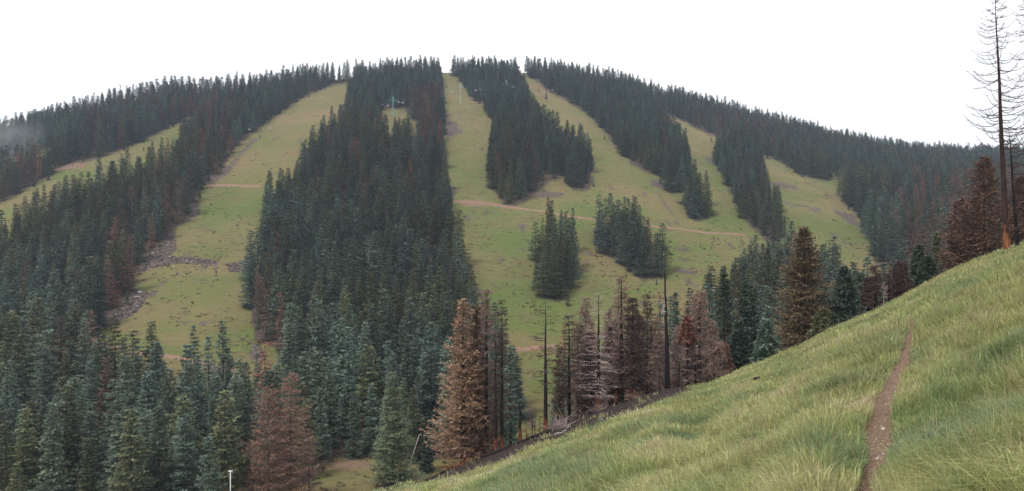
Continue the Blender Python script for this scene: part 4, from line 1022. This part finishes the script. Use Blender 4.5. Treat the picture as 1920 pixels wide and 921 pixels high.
# ------------------------------------------------------------------ grass of the near hillside
def make_grass():
    NT = 70000
    y1 = 1 / rng.uniform(1 / 82., 1 / 2.6, NT * 3); y2 = np.exp(rng.uniform(math.log(5), math.log(82), NT * 3)); pick = rng.random(NT * 3) < .55
    y = np.where(pick, y1, y2); u = rng.uniform(560, 2250, NT * 3); x = (u - 960) / F * y
    z = near_z(x, y); v = HZ - F * z / y
    td_ = trail_d(x, y); bu = burnt(x, y)
    ok = (v < 1010) & (td_ > .50 + .75 * fbm(x * 2.2, y * 2.2, 77, 2) + rng.random(NT * 3) * .2) & ((soil_d(x, y) > .85) | (rng.random(NT * 3) < .015)) & ((bu < .3) | (rng.random(NT * 3) < .012)) & (y < EDGE + 6)
    x, y, z = x[ok][:NT], y[ok][:NT], z[ok][:NT]; k = len(x); td_ = td_[ok][:NT]
    big_ = fbm(x / 5.5, y / 9, 101, 3); mid = fbm(x / 1.1, y / 1.5, 103, 3); hue = .5 + (fbm(x / 2.0, y / 3, 107, 4) - .5) * .9 + rng.normal(0, .05, k)
    nb = 11
    hgt = (.14 + .42 * sstep(.3, .7, mid) * (.4 + .6 * rng.random(k)) + .10 * rng.random(k)) * np.where(td_ < 3, .5, 1) * np.interp(y, [30, 70], [1, .7])
    ang0 = np.full(k, math.pi * 1.12) + rng.normal(0, .8, k)    # the sward combs downhill to the left
    cols = np.array([(.165, .225, .085), (.235, .275, .095), (.380, .370, .130), (.165, .225, .135), (.400, .350, .200), (.42, .31, .21)])
    c = np.zeros((k, 3)); 
    wts = np.stack([np.exp(-((hue - m_) / .075) ** 2) for m_ in (.36, .46, .58, .28, .68, .76)], -1)
    wts[:, 4] *= .9; wts /= wts.sum(1, keepdims=True) + 1e-9; c = wts @ cols
    yel = sstep(.50, .66, big_)[:, None]; c = c * (1 - yel * .45) + np.array((.30, .27, .10)) * yel * .45
    c = (c * .80 + c.mean(1, keepdims=True) * .24) * np.array((1.08, 1.15, 1.0))
    dn = rng.random(k)[:, None]; c = np.where(dn < .05, c * .3 + np.array((.36, .27, .17)) * .7, c)
    c *= 1.30 * (.70 + .55 * rng.random(k))[:, None]
    # pack all blades
    X0 = np.repeat(x, nb); Y0 = np.repeat(y, nb); n_ = k * nb
    sp = np.repeat(.05 + .006 * y, nb)
    a_ = rng.uniform(0, 6.283, n_); r_ = np.abs(rng.normal(0, 1, n_)) * sp
    bx = X0 + np.cos(a_) * r_; by = Y0 + np.sin(a_) * r_; bz = near_z(bx, by) - .02
    inside = trail_d(bx, by) < .40 + .75 * fbm(bx * 3, by * 3, 78, 2)
    H_ = np.repeat(hgt, nb) * np.where(inside, .05, 1) * rng.uniform(.55, 1.25, n_)
    tall = rng.random(n_) < .035; H_ = np.where(tall, H_ * 1.5, H_)
    wd = np.maximum(.0044, .00052 * Y0) * rng.uniform(.6, 1.3, n_)
    aa = np.repeat(ang0, nb); nt_ = np.repeat(np.where(td_ < 4, .15, 1.), nb); ox = np.cos(a_) * .5 + np.cos(aa) * .55 * nt_; oy = np.sin(a_) * .5 + np.sin(aa) * .25 
    ln_ = rng.uniform(.1, .95, n_) * H_
    sx = -oy / (np.hypot(ox, oy) + 1e-6); sy = ox / (np.hypot(ox, oy) + 1e-6)
    ra = rng.uniform(-1, 1, n_) ; cx_, sx_ = np.cos(ra), np.sin(ra); sx, sy = sx * cx_ - sy * sx_, sx * sx_ + sy * cx_
    def lvl(f, wf, bend, hf):
        px = bx + ox * ln_ * bend; py = by + oy * ln_ * bend; pz = bz + H_ * hf
        return (np.stack([px - sx * wd * wf, py - sy * wd * wf, pz], -1), np.stack([px + sx * wd * wf, py + sy * wd * wf, pz], -1))
    a0, b0 = lvl(0, 1, 0, 0); a1, b1 = lvl(.5, .85, .30, .58); a2, b2 = lvl(.8, .55, .75, .88)
    tip = np.stack([bx + ox * ln_ * 1.25, by + oy * ln_ * 1.25, bz + H_ * (.98 - .15 * rng.random(n_))], -1)
    V_ = np.stack([a0, b0, a1, b1, a2, b2, tip], 1).reshape(-1, 3)
    i0 = np.arange(n_) * 7
    Qd = np.concatenate([np.stack([i0, i0 + 1, i0 + 3, i0 + 2], -1), np.stack([i0 + 2, i0 + 3, i0 + 5, i0 + 4], -1)]); Tr = np.stack([i0 + 4, i0 + 5, i0 + 6], -1)
    cb_ = np.repeat(c, nb, 0) * rng.uniform(.6, 1.4, n_)[:, None]
    straw = rng.random(n_) < .05; cb_[straw] = (.36, .29, .16)
    cb_[tall] = cb_[tall] * .4 + np.array((.40, .33, .20)) * .6
    cc = np.repeat(cb_, 7, 0)
    o = link('grass', fast_mesh('grass', V_, [Qd, Tr], {'col': cc}), M['grass'])
    tag(o, 'long soft green and yellow bunch grass over the near hillside', 'grass', kind='stuff')
make_grass()

# stones and litter on the trail
def pebbles():
    sv, sf = lump(); Vs, Fs, at = [], [], []; base = 0
    for _ in range(2600):
        y = 1 / rng.uniform(1 / 30., 1 / 2.8); x = np.interp(y, _ty, _tx) + np.interp(y, _ty, _tw) * rng.normal(0, .55)
        s_ = rng.uniform(.005, .022) * (2.4 if rng.random() < .05 else 1); w_ = sv * (1 + rng.normal(0, .25, sv.shape)) * s_
        Vs.append(w_ + (x, y, float(near_z(x, y)) - .078)); Fs.append(sf + base); base += len(sv); at += [rng.random()] * len(sv)
    for (sx, sy, r_) in SOILW:
        for _ in range(45):
            x = sx + rng.normal(0, r_ * .5); y = sy + rng.normal(0, r_ * .7); s_ = rng.uniform(.015, .075) * max(.6, min(r_ * 2, 1.6)); w_ = sv * (1 + rng.normal(0, .3, sv.shape)) * s_
            Vs.append(w_ + (x, y, float(near_z(x, y)) - .05)); Fs.append(sf + base); base += len(sv); at += [rng.random()] * len(sv)
    m_, t_, b_ = material('trail_pebble', .9, .15)
    t_.links.new(ramp(t_, attr(t_, 'var').outputs['Fac'], [(0, (.10, .065, .05)), (.5, (.24, .165, .13)), (.85, (.38, .30, .25)), (.97, (.55, .5, .46))]), b_.inputs['Base Color'])
    tag(link('pebbles', fast_mesh('pebbles', np.concatenate(Vs), [np.concatenate(Fs)], {'var': np.array(at)}), m_), 'small brown pebbles and clods scattered on the trodden trail', 'pebbles', kind='stuff')
pebbles()
def blossoms():
    sv, sf = lump(); Vs, Fs = [], []; base = 0
    for _ in range(420):
        f = rng.random(); f = round(f * 9) / 9 + rng.normal(0, .025) if rng.random() < .8 else f; u = 855 + 85 * f + rng.normal(0, 3); v = 911 - 21 * f + rng.normal(0, 1.6); x, y, z = near_at(u, v); z += .24
        w_ = sv * (1 + rng.normal(0, .2, sv.shape)) * rng.uniform(.015, .05); Vs.append(w_ + (x, y, z)); Fs.append(sf + base); base += len(sv)
    for _ in range(60):
        y = rng.uniform(8, 50); u = rng.uniform(1100, 1900); x = (u - 960) / F * y; z = float(near_z(x, y)) + .3
        w_ = sv * rng.uniform(.4, 1) * .0018 * y * .6; Vs.append(w_ + (x, y, z)); Fs.append(sf + base); base += len(sv)
    tag(link('wildflowers', fast_mesh('wildflowers', np.concatenate(Vs), [np.concatenate(Fs)]), M['flower']), 'strip of tiny white wildflowers in the grass below the tan-brown spruce', 'wildflowers', kind='stuff')
blossoms()

# ------------------------------------------------------------------ moist air
def box_obj(name, lo, hi, mat):
    mb = MB(); mb.box(lo, hi); o = link(name, mb.mesh(name), mat); return o
m_ = bpy.data.materials.new('moist_air'); m_.use_nodes = True; t = m_.node_tree; t.nodes.clear()
pv = nn(t, 'ShaderNodeVolumePrincipled'); pv.inputs['Density'].default_value = 0.00015; pv.inputs['Color'].default_value = (.68, .82, 1, 1)
o_ = nn(t, 'ShaderNodeOutputMaterial'); t.links.new(pv.outputs['Volume'], o_.inputs['Volume'])
xm = float(np.abs(X2).max()) + 20
tag(box_obj('haze', (-xm, -40, LOW_Z - 1), (xm, float(Y2.max()) + 20, 270), m_), kind='stuff')

m2 = bpy.data.materials.new('drifting_mist'); m2.use_nodes = True; t = m2.node_tree; t.nodes.clear()
pv = nn(t, 'ShaderNodeVolumePrincipled'); pv.inputs['Color'].default_value = (.95, .96, 1, 1)
c_ = nn(t, 'ShaderNodeTexCoord'); ln_n = nn(t, 'ShaderNodeVectorMath', operation='MULTIPLY'); ln_n.inputs[1].default_value = (1 / 62., 1 / 24., 1 / 24.)
t.links.new(c_.outputs['Object'], ln_n.inputs[0]); le = nn(t, 'ShaderNodeVectorMath', operation='LENGTH'); t.links.new(ln_n.outputs['Vector'], le.inputs[0])
mr = nn(t, 'ShaderNodeMapRange', interpolation_type='SMOOTHSTEP'); mr.inputs['From Min'].default_value = 1; mr.inputs['From Max'].default_value = .1; mr.inputs['To Min'].default_value = 0; mr.inputs['To Max'].default_value = .016
t.links.new(le.outputs['Value'], mr.inputs['Value'])
nm = tex(t, .045, 3, .6); r_ = nn(t, 'ShaderNodeMapRange'); r_.inputs['From Min'].default_value = .42; r_.inputs['From Max'].default_value = .62; t.links.new(nm, r_.inputs['Value'])
ml = nn(t, 'ShaderNodeMath', operation='MULTIPLY'); t.links.new(mr.outputs['Result'], ml.inputs[0]); t.links.new(r_.outputs['Result'], ml.inputs[1])
t.links.new(ml.outputs[0], pv.inputs['Density'])
o_ = nn(t, 'ShaderNodeOutputMaterial'); t.links.new(pv.outputs['Volume'], o_.inputs['Volume'])
V_, F_ = [], []
for i in range(15):
    for j in range(28):
        a_ = math.pi * i / 14; b2 = 2 * math.pi * j / 28
        V_.append((62 * math.sin(a_) * math.cos(b2), 24 * math.sin(a_) * math.sin(b2), 24 * math.cos(a_)))
for i in range(14):
    for j in range(28):
        j2 = (j + 1) % 28; F_.append((i * 28 + j, (i + 1) * 28 + j, (i + 1) * 28 + j2, i * 28 + j2))
o = link('mist', fast_mesh('mist', np.array(V_), [np.array(F_)], None, True), m2)
o.location = ((-40 - 960) / F * 470, 470, (HZ - 262) / F * 470)
tag(o, 'thin wisp of white mist drifting over the ridge at far left', 'mist', kind='stuff')
